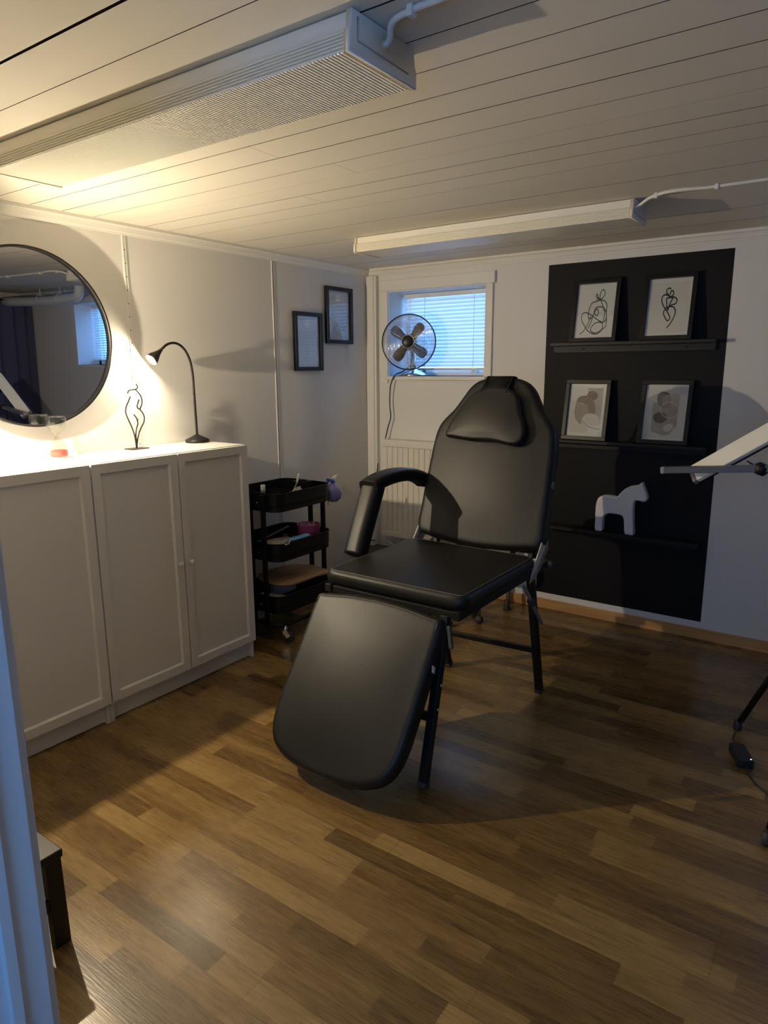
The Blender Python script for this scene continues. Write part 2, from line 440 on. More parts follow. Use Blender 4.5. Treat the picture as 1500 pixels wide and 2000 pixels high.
def smooth2d(pts, n=6, closed=True):
    return [(p.x, p.y) for p in spline([Vector((a, b, 0)) for a, b in pts], n, closed)]

def tag(o, label, cat, group=None):
    o['label'] = label; o['category'] = cat
    if group: o['group'] = group
    return o
def thing(name, label, cat, loc=(0, 0, 0), rz=0., group=None):
    o = bpy.data.objects.new(name, None); COL.objects.link(o); o.empty_display_size = .05
    o.location = loc; o.rotation_euler = (0, 0, rz)
    return tag(o, label, cat, group)
class Thing:
    """an Empty whose parts are authored in world coordinates"""
    def __init__(s, name, label, cat, loc=(0, 0, 0), group=None):
        s.o = thing(name, label, cat, loc, 0, group); s.loc = Vector(loc)
    def part(s, name, mb, m, parent=None, label=None):
        bmesh.ops.translate(mb.bm, vec=-s.loc, verts=mb.bm.verts)
        p = mb.build(name, m, parent or s.o)
        if label: p['label'] = label
        return p
def struct(name, mb, m):
    o = mb.build(name, m); o['kind'] = 'structure'; return o
def copy_tree(o, parent=None):
    c = o.copy(); COL.objects.link(c)
    if parent is not None: c.parent = parent
    for ch in list(o.children): copy_tree(ch, c)
    return c

# ------------------------------------------------------------------ room shell  (x right along the back wall, y into the room from the camera, z up; corner at 0,0)
ZC = 2.022; XR = 4.30; YF = -3.35; YH = -4.75
struct('floor', MB().box((-.1, YH, -.05), (XR+.1, .3, 0)), M['floor'])
# ceiling boards
b = MB(); ys = [0, -.118, -.252, -.385, -.52, -.652, -.785, -.918, -1.052, -1.185, -1.318, -1.44, -1.575, -1.70, -1.823, -1.95, -2.086, -2.217, -2.351, -2.484, -2.63, -2.767, -2.90]
while ys[-1] > YH: ys.append(ys[-1] - .133)
gaps = {1: .0004, 2: .0006, 3: .0004, 4: .0006, 5: .0005, 6: .0006, 7: .0008, 8: .0006, 9: .001, 10: .0007, 11: .0012, 12: .0010, 13: .0012, 14: .0024, 15: .0016, 16: .0018, 17: .0018, 18: .0028, 19: .0026, 20: .0026, 21: .0030, 22: .0045}
for i in range(len(ys)-1):
    g0 = gaps.get(i, .003)*.7; g1 = gaps.get(i+1, .003)*.7; dz = random.uniform(0, .0012)
    xs = [-.05, XR+.05]
    if i in (14, 16, 12, 19): xs.insert(1, {14: 1.30, 16: 1.21, 12: .95, 19: 2.9}[i])
    for k in range(len(xs)-1):
        b.box((xs[k] + (.001 if k else 0), ys[i+1]+g1, ZC+dz), (xs[k+1], ys[i]-g0, ZC+.015))
b.bm.normal_update()
for f in b.bm.faces:
    if abs(f.normal.z) < .5: f.material_index = 1
b.mi = 1; b.box((-.05, YH, ZC+.02), (XR+.05, .02, ZC+.06))
struct('ceiling', b, [M['ceil'], M['void']])
struct('wall_left', MB().box((-.1, YH, -.02), (0, .12, ZC+.06)), M['wall'])
# back wall as a grid of slabs round the two windows
W1 = (.160, .842, 1.353, 1.873); W2 = (2.72, 3.40, 1.36, 1.90); BP = (1.2195, 2.1349, .0934, 1.9465); TH = .26
b = MB()
def slab(x0, x1, z0, z1): b.box((x0, 0, z0), (x1, TH, z1))
slab(-.1, W1[0], -.02, ZC+.06); slab(W1[0], W1[1], -.02, W1[2]); slab(W1[0], W1[1], W1[3], ZC+.06); slab(W1[1], BP[0], -.02, ZC+.06)
slab(BP[0], BP[1], -.02, BP[2]); slab(BP[0], BP[1], BP[3], ZC+.06); slab(BP[1], W2[0], -.02, ZC+.06)
slab(W2[0], W2[1], -.02, W2[2]); slab(W2[0], W2[1], W2[3], ZC+.06); slab(W2[1], XR+.1, -.02, ZC+.06)
b.mi = 1; slab(BP[0], BP[1], BP[2], BP[3])
struct('wall_back', b, [M['wallb'], M['black_paint']])
struct('wall_right', MB().box((XR, YH, -.02), (XR+.1, .12, ZC+.06)), M['wall'])
b = MB(); b.box((0, -3.45, -.01), (1.88, YF, ZC+.01)); b.box((3.05, -3.45, -.01), (XR, YF, ZC+.01)); b.box((1.88, -3.45, 1.985), (3.05, YF, ZC+.01))
struct('wall_front', b, M['wall'])
W3 = (2.30, 3.35, .90, 1.90); b = MB()
for lo, hi in (((-.1, YH-.1, -.02), (W3[0], YH, ZC+.06)), ((W3[1], YH-.1, -.02), (XR+.1, YH, ZC+.06)), ((W3[0], YH-.1, -.02), (W3[1], YH, W3[2])), ((W3[0], YH-.1, W3[3]), (W3[1], YH, ZC+.06))): b.box(lo, hi)
struct('wall_hall', b, M['wall'])
b = MB()
for lo, hi in (((W3[0], YH-.09, W3[2]), (W3[0]+.04, YH-.03, W3[3])), ((W3[1]-.04, YH-.09, W3[2]), (W3[1], YH-.03, W3[3])), ((W3[0]+.04, YH-.09, W3[2]), (W3[1]-.04, YH-.03, W3[2]+.04)), ((W3[0]+.04, YH-.09, W3[3]-.04), (W3[1]-.04, YH-.03, W3[3]))): b.box(lo, hi, .003)
w3 = struct('window_3', b, M['trim'])
MB().box((W3[0]+.03, YH-.065, W3[2]+.03), (W3[1]-.03, YH-.060, W3[3]-.03)).build('pane', M['winglass'], w3)
# door frame the photo is taken through
b = MB(); b.box((1.88, -3.46, 0), (1.905, YF, 1.985), .002); b.box((1.80, YF, 0), (1.893, YF+.014, 1.985), .002); b.box((1.80, -3.475, 0), (1.893, -3.46, 1.985), .002)
b.box((1.884, -3.405, 0), (1.915, -3.39, 1.985), .001)
b.box((3.025, -3.46, 0), (3.05, YF, 1.985), .002)
struct('trim_8', b, M['jamb'])
# crown mouldings
cp = [(0, 1.9768), (.006, 1.9768), (.008, 1.983), (.013, 1.987), (.016, 1.994), (.021, 2.004), (.024, 2.008), (.030, 2.010), (.030, ZC+.004), (0, ZC+.004)]
struct('trim_1', MB().prism([(q[0], q[1]) for q in cp], (0, YF, 0), (1, 0, 0), (0, 0, 1), (0, 1, 0), -YF), M['trim'])
struct('trim_2', MB().prism([(-q[0], q[1]) for q in cp], (0, 0, 0), (0, 1, 0), (0, 0, 1), (1, 0, 0), XR), M['trim'])
struct('baseboard_back', MB().box((.02, -.012, 0), (XR, 0, .059), .002), M['base_wood'])
# joint battens with slotted strips on the left wall
for n, y in ((3, -.878), (4, -1.7935)):
    b = MB(); b.box((0, y-.011, .02), (.004, y-.0035, 1.977), .0008); b.box((0, y+.0025, .02), (.003, y+.008, 1.977), .0006)
    b.box((0, y-.0035, .02), (.0012, y+.0025, 1.977))
    b.mi = 1; z = .05
    while z < 1.95:
        b.box((.0010, y-.0022, z), (.0018, y+.0014, z+.012 if y > -1 else z+.006)); z += .0565
    if y > -1: b.box((.0009, y-.0012, .05), (.0016, y+.0012, 1.975))
    struct('trim_%d' % n, b, [M['trim'], M['void']])
# corner boxing
b = MB(); b.box((.004, -.035, .02), (.082, 0, 1.977), .003); b.box((.02, -.042, .02), (.066, -.035, 1.977), .002)
struct('trim_5', b, M['trim'])

# ---- windows
def window(name, w, casing):
    x0, x1, z0, z1 = w
    b = MB()
    # frame at the back of the reveal
    yf = .200
    b.box((x0, yf, z0), (x0+.035, .25, z1), .003); b.box((x1-.035, yf, z0), (x1, .25, z1), .003)
    b.box((x0, yf, z0), (x1, .25, z0+.045), .003); b.box((x0, yf, z1-.03), (x1, .25, z1), .003)
    b.box((x0+.035, yf+.012, z0+.045), (x1-.035, yf+.02, z0+.052), .001)
    o = b.build(name, M['trim']); o['kind'] = 'structure'
    g = MB().box((x0+.03, .23, z0+.04), (x1-.03, .234, z1-.025)).build('pane', M['winglass'], o)
    c = MB()
    if casing:
        c.box((x0-.055, -.016, z0-.045), (x0-.004, 0, z1+.006), .002); c.box((x1+.004, -.016, z0-.045), (x1+.05, 0, z1+.006), .002)
        c.box((x0-.058, -.022, z1+.006), (x1+.063, 0, z1+.071), .002)
    else:
        c.box((x0-.05, -.016, z0-.045), (x0, 0, z1+.05), .002); c.box((x1, -.016, z0-.045), (x1+.05, 0, z1+.05), .002); c.box((x0, -.016, z1), (x1, 0, z1+.05), .002)
    c.build('casing', M['trim'], o)
    MB().box((x0-.02, -.032, z0-.022), (x1+.02, yf+.005, z0), .002).build('sill', M['trim'], o)
    return o
window('window_1', W1, True); window('window_2', W2, False)

def blind(w, label, drop=.034, deg=62):
    x0, x1, z0, z1 = w; yb = .165
    t = Thing('venetian_blind', label, 'blind', ((x0+x1)/2, yb, z0+drop))
    a, c = x0+.014, x1-.012
    t.part('head_rail', MB().box((a, yb-.014, z1-.030), (c, yb+.014, z1-.003), .002), M['white_pl'])
    b = MB(); z = z1-.045; n = 0; ang = math.radians(deg)
    d = Vector((0, math.cos(ang), math.sin(ang))); nn = Vector((0, -math.sin(ang), math.cos(ang)))
    zb = z0+drop+.016
    while z > zb+.010:
        k = 5; rows = []
        for i in range(k):
            q = (i/(k-1)-.5); p = Vector((0, yb, z)) + d*(q*.0265) + nn*(.0022*(1-4*q*q))
            rows.append((b.bm.verts.new((a+.004, p.y, p.z)), b.bm.verts.new((c-.004, p.y, p.z))))
        for r0, r1 in zip(rows, rows[1:]):
            f = b.bm.faces.new((r0[0], r0[1], r1[1], r1[0])); f.smooth = True
        z -= .0225
    t.part('slats', b, M['slat'])
    t.part('bottom_rail', MB().box((a+.002, yb-.012, zb-.012), (c-.002, yb+.012, zb), .003), M['white_pl'])
    for f in (.24, .78):
        x = a+(c-a)*f
        t.part('ladder_cord', MB().tube([(x, yb-.0125, z1-.03), (x, yb-.0125, zb)], .0016, 6), M['white_pl'])
        t.part('clip', MB().box((x-.012, yb-.016, zb-.030), (x+.012, yb-.008, zb-.004), .003), M['white_pl'])
    t.part('pull_cord', MB().tube([(a+.05, yb-.016, z1-.03), (a+.052, yb-.018, z1-.2), (a+.05, yb-.018, z1-.33)], .0012, 6), M['white_pl'])
    return t
blind(W1, 'white venetian blind lit blue in the window behind the table fan', .034)
blind(W2, 'white venetian blind of the far window, seen only in the round mirror', .034, 40)

# ---- radiator, dark box under it, corner cable
t = Thing('panel_radiator', 'cream wall radiator with vertical grooves under the window', 'radiator', (.53, -.05, .309))
t.part('back_panel', MB().box((.165, -.062, .315), (.89, -.012, .915), .004), M['rad'])
t.part('top_grille', MB().box((.154, -.085, .905), (.90, -.010, .952), .006), M['rad'])
b = MB(); x = .156
while x < .885:
    b.box((x, -.083, .345), (x+.0390, -.062, .905), .004); x += .0408
t.part('front_panel', b, M['rad'])
t.part('bottom_rail', MB().box((.154, -.088, .309), (.90, -.05, .345), .005), M['rad'])
for x in (.25, .80): t.part('wall_bracket', MB().box((x-.02, -.014, .40), (x+.02, 0, .80), .002), M['rad'])
t = Thing('storage_box', 'dark grey low box on the floor under the radiator', 'box', (.36, -.19, 0))
t.part('box_body', MB().box((.10, -.30, 0), (.62, -.096, .225), .006), M['box'])
t.part('lid', MB().box((.094, -.306, .225), (.626, -.092, .245), .005), M['box'])
tag(MB().tube([(.20, -.10, .255), (.25, -.16, .30), (.32, -.20, .29), (.36, -.25, .251), (.42, -.27, .250)], .0035, 8, smooth=6).build('loose_cable', M['cable_w']), 'thin white cord looping over the dark box behind the chair arm', 'cord')
t = Thing('power_plug', 'cream socket strip with black plug standing in the corner behind the armrest', 'power strip', (.115, -.13, .245))
t.part('strip_body', MB().box((.100, -.150, .2455), (.130, -.115, .375), .006), M['trim'])
t.part('plug', MB().box((.086, -.168, .285), (.110, -.150, .315), .005), M['rubber'])
t.part('plug_cord', MB().tube([(.098, -.168, .30), (.12, -.185, .292), (.165, -.18, .296)], .004, 8, smooth=4), M['rubber'])

# ---- table fan on the sill
FC = Vector((.332, -.035, 1.563)); fn = Vector((.42, -.905, .05)).normalized(); R = .168
t = Thing('table_fan', 'chrome table fan with dark blades on the window sill', 'fan', (.305, .058, 1.353))
fr = fn.cross(Vector((0, 0, 1))).normalized(); fu = fr.cross(fn)
FM = lambda o: Matrix(((fr.x, fu.x, fn.x, o.x), (fr.y, fu.y, fn.y, o.y), (fr.z, fu.z, fn.z, o.z), (0, 0, 0, 1)))
t.part('base', MB().lathe([(0, 0), (.086, 0), (.088, .006), (.086, .012), (.074, .020), (.055, .030), (.030, .040), (.020, .050), (0, .052)], (.305, .058, 1.353), 40), M['chrome'])
t.part('pole', MB().lathe([(.0, .048), (.022, .048), (.019, .08), (.019, .19), (.0, .19)], (.305, .058, 1.353), 20), M['chrome'])
t.part('motor', MB().lathe([(0, -.125), (.030, -.120), (.046, -.10), (.050, -.06), (.050, -.035), (.02, -.03), (0, -.03)], mtx=FM(FC), seg=24), M['chrome'])
b = MB()
def circ(r, d, n=56): return [FC + fr*(r*math.cos(k*2*PI/n)) + fu*(r*math.sin(k*2*PI/n)) + fn*d for k in range(n)]
t.part('rim', MB().tube(circ(R, 0), .0042, 8, closed=True), M['fan_rim'])
for nm, sgn, dep in (('front_grille', 1, .045), ('rear_grille', -1, .05)):
    b = MB()
    for k in range(17):
        f = (k+1)/18; r = .036 + (R-.036)*f
        b.tube(circ(r, sgn*dep*(1-f**3), 44), .0012, 5, closed=True)
    for k in range(6):
        a = k*PI/3+PI/2
        dv = fr*math.cos(a)+fu*math.sin(a)
        b.tube([FC + dv*(.034+(R-.034)*q) + fn*(sgn*dep*(1-q**3)) for q in (0, .25, .5, .75, 1)], .0016, 6)
    t.part(nm, b, M['chrome'])
t.part('badge', MB().lathe([(0, .052), (.033, .050), (.038, .046), (.038, .040), (0, .040)], mtx=FM(FC), seg=32), M['fan_d'])
t.part('badge_ring', MB().tube([FC + fr*(.0385*math.cos(k*PI/16)) + fu*(.0385*math.sin(k*PI/16)) + fn*.045 for k in range(32)], .0018, 6, closed=True), M['chrome'])
for k in range(4):
    a = k*PI/2 + math.radians(42)
    b = MB(); ol = smooth2d([(.025, -.018), (.06, -.030), (.10, -.042), (.128, -.036), (.138, -.010), (.130, .018), (.10, .026), (.06, .022), (.025, .016)], 4)
    dv = fr*math.cos(a)+fu*math.sin(a); du = (fu*math.cos(a)-fr*math.sin(a)); tw = (du*math.cos(.38)+fn*math.sin(.38)).normalized()
    b.prism(ol, FC, dv, tw, dv.cross(tw), .002, .0005)
    t.part('blade', b, M['fan_d'])
t.part('hub', MB().lathe([(0, -.015), (.026, -.015), (.026, .012), (.015, .02), (0, .02)], mtx=FM(FC), seg=24), M['fan_d'])
t.part('power_cord', MB().tube([(.300, .045, 1.425), (.27, .0, 1.385), (.230, -.040, 1.360), (.205, -.045, 1.31), (.192, -.042, 1.24), (.190, -.040, 1.17), (.197, -.041, 1.092), (.178, -.043, 1.03), (.158, -.046, .955)], .0038, 8, smooth=6), M['rubber'])
tag(MB().tube([(.117, -.075, .79), (.100, -.06, .74), (.085, -.06, .68), (.080, -.10, .50), (.075, -.12, .40), (.078, -.16, .34)], .0038, 8, smooth=6).build('hanging_cable', M['rubber']), 'black power cord hanging in the corner beside the radiator', 'cord')

# ------------------------------------------------------------------ fluorescent fixtures
def fixture(x0, x1, y0, y1, label, wire):
    t = Thing('ceiling_light', label, 'ceiling light', ((x0+x1)/2, (y0+y1)/2, ZC), 'fluorescent fixtures on the ceiling')
    zb = 1.950; i = .012
    t.part('housing', MB().box((x0+.012, y0+i, 1.988), (x1-.012, y1-i, ZC-.002), .003), M['fixture'])
    b = MB()
    b.box((x0+.008, y0+.004, zb+.002), (x1-.008, y1-.004, zb+.005), .001)
    b.mi = 1
    for yy, sg in ((y0, 1), (y1, -1)):
        for k in range(6):
            z = zb+.004+k*.0058
            b.box((x0+.008, min(yy+sg*.003, yy+sg*.006), z), (x1-.008, max(yy+sg*.003, yy+sg*.006), z+.0046), .0012, 1)
        b.box((x0+.008, min(yy+sg*.006, yy+sg*.008), zb+.004), (x1-.008, max(yy+sg*.006, yy+sg*.008), 1.989))
    t.part('diffuser', b, [M['diff'], M['diff_side']])
    for xe, sg in ((x0, 1), (x1, -1)):
        b = MB(); ol = [(y0-.001, zb), (y1+.001, zb), (y1+.001, 1.982), (y1-.006, 1.986), (y1-.008, ZC-.002), (y0+.008, ZC-.002), (y0+.006, 1.990), (y0-.001, 1.986)]
        b.prism(ol, (xe, 0, 0), (0, 1, 0), (0, 0, 1), (sg, 0, 0), .010, .0015)
        cpn = t.part('end_cap', b, M['cap'])
        b = MB(); b.prism(ol, (xe+sg*.0098, 0, 0), (0, 1, 0), (0, 0, 1), (sg, 0, 0), .0032)
        t.part('cap_edge', b, M['cap_y'], cpn, 'yellowed inner edge')
        if sg < 0:
            t.part('cap_groove', MB().tube([(xe+.0005, y0+.022, ZC-.012), (xe+.0005, y0+.022, zb+.022), (xe+.0005, y1-.030, zb+.019)], .0012, 6), M['grey_pl'], cpn)
            yc = (y0+y1)/2 if y1 < -2 else (y0+y1)/2-.07
            t.part('cable_hole', MB().lathe([(0, 0), (.010, 0), (.010, .001), (0, .001)], mtx=Matrix.Translation((xe+.0002, yc-.0, 1.993)) @ Matrix.Rotation(PI/2, 4, 'Y'), seg=16), M['cap_y'], cpn)
    w = Thing('power_cable', wire, 'cable', (x1+.3, (y0+y1)/2, ZC), 'ceiling cables of the light fixtures')
    ym = (y0+y1)/2
    P = [(x1+.002, ym, 1.993), (x1+.012, ym-.004, 1.997), (x1+.032, ym-.026, 2.010), (x1+.09, ym-.040, 2.0145), (x1+.145, ym-.043, 2.0145), (x1+.6, ym-.045, 2.0145), (x1+1.3, ym-.045, 2.0145)] if y1 < -2 else \
        [(x1+.002, ym-.07, 1.990), (x1+.02, ym-.075, 1.997), (x1+.05, ym-.09, 2.010), (x1+.082, ym-.111, 2.0145), (x1+.29, ym-.118, 2.0145), (x1+.6, ym-.112, 2.0145), (x1+1.3, ym-.112, 2.0145)]
    w.part('cable', MB().tube(P, .006, 10, smooth=6), M['cable_w'])
    for dx in (.085, .29, .75, 1.1):
        yy = ym - ((.040, .043, .045, .045) if y1 < -2 else (.111, .118, .112, .112))[(.085, .29, .75, 1.1).index(dx)]
        w.part('clip', MB().box((x1+dx-.006, yy-.010, 2.003), (x1+dx+.006, yy+.010, ZC), .002), M['cable_w'])
fixture(.635, 1.926, -2.667, -2.452, 'large near fluorescent ceiling light with ribbed diffuser, closest to the viewer', 'white cable leaving the near ceiling light toward the top edge')
fixture(.612, 1.928, -.952, -.757, 'far fluorescent ceiling light in front of the window wall', 'cream cable clipped to the ceiling right of the far light')

# ------------------------------------------------------------------ cabinets along the left wall
def cabinet(y1, label):
    y0 = y1-.80; X = .373
    t = Thing('white_cabinet', label, 'cabinet', (.2, (y0+y1)/2, 0), 'white cabinets along the left wall')
    g = .0012
    b = MB()
    b.box((.070, y0+g, 0), (X-.020, y0+.018, 1.060), .001); b.box((.070, y1-.018, 0), (X-.020, y1-g, 1.060), .001)
    b.box((.070, y0+.018, .07), (.078, y1-.018, 1.04)); b.box((.08, y0+.018, .07), (X-.022, y1-.018, .088))
    for z in (.40, .72): b.box((.08, y0+.018, z), (X-.04, y1-.018, z+.018))
    t.part('carcass', b, M['cab'])
    t.part('top', MB().box((.068, y0+.018, 1.042), (X-.020, y1-.018, 1.060), .001), M['cab'])
    t.part('plinth', MB().box((X-.05, y0+.018, .004), (X-.038, y1-.018, .0896)), M['cab'])
    t.part('filler_strip', MB().box((.003, y0+g, 1.040), (.066, y1-g, 1.0585), .001), M['cab'])
    for k in range(2):
        a = y0 + .0025 + k*.4; c = a+.3945; z0, z1 = .0896, 1.0565
        d = bmesh.new()
        v = [d.verts.new(p) for p in ((X-.018,a,z0),(X,a,z0),(X,c,z0),(X-.018,c,z0),(X-.018,a,z1),(X,a,z1),(X,c,z1),(X-.018,c,z1))]
        fs = [d.faces.new([v[i] for i in f]) for f in ((0,3,2,1),(4,5,6,7),(0,1,5,4),(1,2,6,5),(2,3,7,6),(3,0,4,7))]
        front = fs[3]; d.normal_update()
        bmesh.ops.inset_region(d, faces=[front], thickness=.052, depth=0); d.normal_update()
        bmesh.ops.inset_region(d, faces=[front], thickness=.0085, depth=-.010)
        mb = MB(); mb.merge(d)
        do = t.part('door', mb, M['cab'])
        ky = c-.026 if k == 0 else a+.026
        t.part('knob', MB().lathe([(0, 0), (.006, 0), (.006, .010), (.010, .014), (.010, .020), (.0075, .022), (0, .022)], mtx=Matrix.Translation((X-.0008, ky, .583)) @ Matrix.Rotation(PI/2, 4, 'Y'), seg=18), M['white_pl'], do)
cabinet(-1.4783, 'white two-door cabinet beside the black trolley, desk lamp on top')
cabinet(-2.2790, 'white two-door cabinet nearest the viewer, hourglass and mirror above it')

# ------------------------------------------------------------------ round mirror
t = Thing('round_mirror', 'round mirror with thin black frame leaning above the cabinet', 'mirror', (.02, -2.262, 1.19))
mm = Matrix.Translation((.030, -2.262, 1.528)) @ Matrix.Rotation(PI/2 + math.radians(.8), 4, 'Y')
t.part('mirror_frame', MB().lathe([(.333, -.028), (.343, -.026), (.344, .010), (.340, .012), (.336, .011), (.335, -.004), (.333, -.028)], mtx=mm, seg=96), M['frame_b'])
t.part('mirror_glass', MB().lathe([(0, -.004), (.3355, -.004), (.3355, -.010), (0, -.010)], mtx=mm, seg=96, smooth=False), M['mirror'])

# ------------------------------------------------------------------ framed certificates on the left wall
def cert(y0, y1, z0, z1, tilt, label, second):
    w, h = y1-y0, z1-z0
    o = thing('certificate_frame', label, 'picture', (0, (y0+y1)/2, (z0+z1)/2), 0, 'framed certificates on the left wall')
    o.rotation_euler = (math.radians(tilt), 0, 0)
    e = .022
    b = MB()
    for (a0, c0, a1, c1) in ((-w/2, -h/2, w/2, -h/2+e), (-w/2, h/2-e, w/2, h/2), (-w/2, -h/2+e, -w/2+e, h/2-e), (w/2-e, -h/2+e, w/2, h/2-e)):
        b.box((.003, a0, c0), (.024, a1, c1), .0015)
    b.box((.001, -w/2+.004, -h/2+.004), (.006, w/2-.004, h/2-.004))
    b.build('frame', M['frame_b'], o)
    b = MB(); iw, ih = w-2*e, h-2*e
    fnp = lambda d: (lambda u, v: (.0075+d, -iw/2+u*iw, -ih/2+v*ih))
    b.poly([(0, 0), (1, 0), (1, 1), (0, 1)], fnp(0))
    b.mi = 1; rx = .105 if not second else .10
    b.poly([(.5+.115*math.cos(k*PI/14), .865+.115*iw/ih*math.sin(k*PI/14)) for k in range(28)], fnp(.0004))
    rnd = random.Random(3 if second else 5)
    b.mi = 2
    # rows of small illegible print
    v = .72 if not second else .70
    while v > .40:
        u = .10+rnd.random()*.08; end = .9-rnd.random()*.12
        while u < end:
            l = .02+rnd.random()*.05; b.ribbon([(u, v), (u+l*.5, v+.002), (u+l, v)], .006, fnp(.0004)); u += l+.018
        v -= .043
    if second:
        for s in (-1, 1):
            b.ribbon([(.5+s*.24, .19), (.5+s*.27, .24), (.5+s*.25, .29), (.5+s*.2, .33)], .012, fnp(.0005))
            for q in range(3): b.ribbon([(.5+s*(.22-.03*q), .22+.03*q), (.5+s*(.17-.03*q), .25+.03*q)], .014, fnp(.0005))
        b.ribbon([(.36, .125), (.5, .12), (.64, .125)], .008, fnp(.0005)); b.ribbon([(.40, .17), (.6, .17)], .006, fnp(.0005))
    else:
        b.ribbon([(.52, .42), (.50, .33), (.48, .20)], .010, fnp(.0005)); b.ribbon([(.25, .27), (.4, .31), (.52, .27)], .008, fnp(.0005))
    b.mi = 3
    for q in range(4):
        a = .20+.17*q; b.ribbon([(a, .36), (a+.02, .33), (a+.01, .30)], .018, fnp(.0006))
    b.build('certificate', [M['certp'], M['seal'], M['certi'], M['certw']], o, fixn=False)
    MB().box((.0105, -iw/2-.002, -ih/2-.002), (.0120, iw/2+.002, ih/2+.002)).build('glass_pane', M['glass'], o)
cert(-.736, -.4935, 1.393, 1.724, 0, 'black framed certificate on the left wall, lower and nearer of the two', False)
cert(-.452, -.1975, 1.554, 1.886, 0, 'black framed certificate on the left wall, higher and next to the corner', True)

# ------------------------------------------------------------------ picture ledges, prints and horse on the black wall
def ledge(z, label, batten):
    t = Thing('picture_ledge', label, 'shelf', (1.68, -.05, z-.016), 'black ledges on the black wall')
    t.part('shelf_board', MB().box((1.283, -.100, z-.016), (2.098, -.001, z), .001), M['black_ledge'])
    t.part('back_batten', MB().box((1.275, -.020, z-.050), (2.092, -.001, z-.016), .001), M['black_ledge'])
    for x in (1.44, 1.96): t.part('screw', MB().lathe([(0, 0), (.005, 0), (.004, .001), (0, .0012)], mtx=Matrix.Translation((x, -.020, z-.033)) @ Matrix.Rotation(PI/2, 4, 'X'), seg=12), M['steel_b'])
M['black_ledge'] = mat('black_stained_ledge', (.010, .0098, .0095), .5, spec=.3, bump=.25, bscale=70)
SH = (1.531, 1.016, .527)
ledge(SH[0], 'top black picture ledge, carrying the two line drawings', True)
ledge(SH[1], 'middle black picture ledge, carrying the two abstract prints', True)
ledge(SH[2], 'lowest black ledge, carrying the white horse', True)
def picture(xc, zs, lean, label, art, yaw=0., w=.246, h=.322):
    o = thing('framed_print', label, 'picture', (xc, -.072, zs), yaw, 'framed prints on the black ledges')
    o.rotation_euler = (-math.radians(lean), 0, yaw)
    e = .021; b = MB()
    for (a0, c0, a1, c1) in ((-w/2, 0, w/2, e), (-w/2, h-e, w/2, h), (-w/2, e, -w/2+e, h-e), (w/2-e, e, w/2, h-e)):
        b.box((a0, -.012, c0), (a1, .012, c1), .0012)
    b.box((-w/2+.004, .006, .004), (w/2-.004, .011, h-.004))
    b.build('frame', M['frame_b'], o)
    b = MB(); iw, ih = w-2*e, h-2*e
    F = lambda d: (lambda u, v: (-iw/2+u*iw, .0045-d, e+v*ih))
    b.poly([(-.01, -.01), (1.01, -.01), (1.01, 1.01), (-.01, 1.01)], F(0))
    art(b, F)
    b.build('print', [M['paper'], M['ink'], M['art_a'], M['art_b'], M['art_c'], M['art_d'], M['art_e'], M['art_f'], M['art_g'], M['art_h'], M['paper2']], o, fixn=False)
    MB().box((-iw/2-.002, -.0012, e-.002), (iw/2+.002, .0004, h-e+.002)).build('glass_pane', M['glass'], o)
    return o
def art1(b, F):
    b.mi = 1; W = .019
    b.ribbon([(.149,.079),(.238,.137),(.33,.252),(.387,.36),(.42,.376),(.397,.395),(.353,.361),(.335,.543),(.387,.64),(.519,.68),(.683,.687),(.771,.624),(.781,.472),(.81,.309),(.806,.22),(.723,.151),(.625,.081),(.515,.075),(.365,.133),(.231,.255),(.154,.367),(.167,.458),(.234,.479),(.366,.442),(.58,.335),(.708,.268),(.72,.169),(.62,.108),(.497,.099),(.422,.159),(.484,.248),(.615,.292),(.716,.268)], W, F(.0004))
    b.ribbon([(.507,.671),(.525,.725),(.481,.772),(.496,.811),(.552,.732),(.574,.717),(.583,.821),(.648,.886),(.703,.824),(.684,.762),(.596,.712),(.525,.725)], W, F(.0006))
    b.ribbon([(.602,.712),(.671,.601),(.735,.473),(.737,.348),(.714,.277)], W, F(.0005))
    b.ribbon([(.357,.179),(.419,.304),(.474,.465),(.531,.535),(.582,.479),(.566,.417),(.501,.437),(.471,.483),(.489,.537),(.593,.572),(.708,.546),(.788,.436),(.777,.31),(.706,.277)], W, F(.0007))
def art2(b, F):
    b.mi = 10; b.poly([(.06, .05), (.93, .05), (.93, .93), (.06, .93)], F(.0002))
    b.mi = 1; W = .026
    b.ribbon([(.504,.139),(.579,.22),(.645,.336),(.663,.419),(.619,.488),(.528,.509),(.433,.479),(.39,.413),(.435,.326),(.509,.265),(.548,.297),(.499,.392),(.406,.488),(.333,.585),(.318,.671),(.353,.712),(.442,.708),(.512,.671),(.578,.651)], W, F(.0004))
    b.ribbon([(.511,.815),(.471,.829),(.413,.803),(.408,.761),(.452,.724),(.518,.679),(.577,.727),(.555,.779),(.506,.773),(.507,.713)], W, F(.0006))
    b.ribbon([(.586,.676),(.528,.577),(.493,.493),(.488,.451),(.462,.486),(.44,.58),(.428,.649),(.5,.663),(.612,.666),(.67,.621),(.655,.563),(.548,.533),(.469,.486)], W, F(.0008))
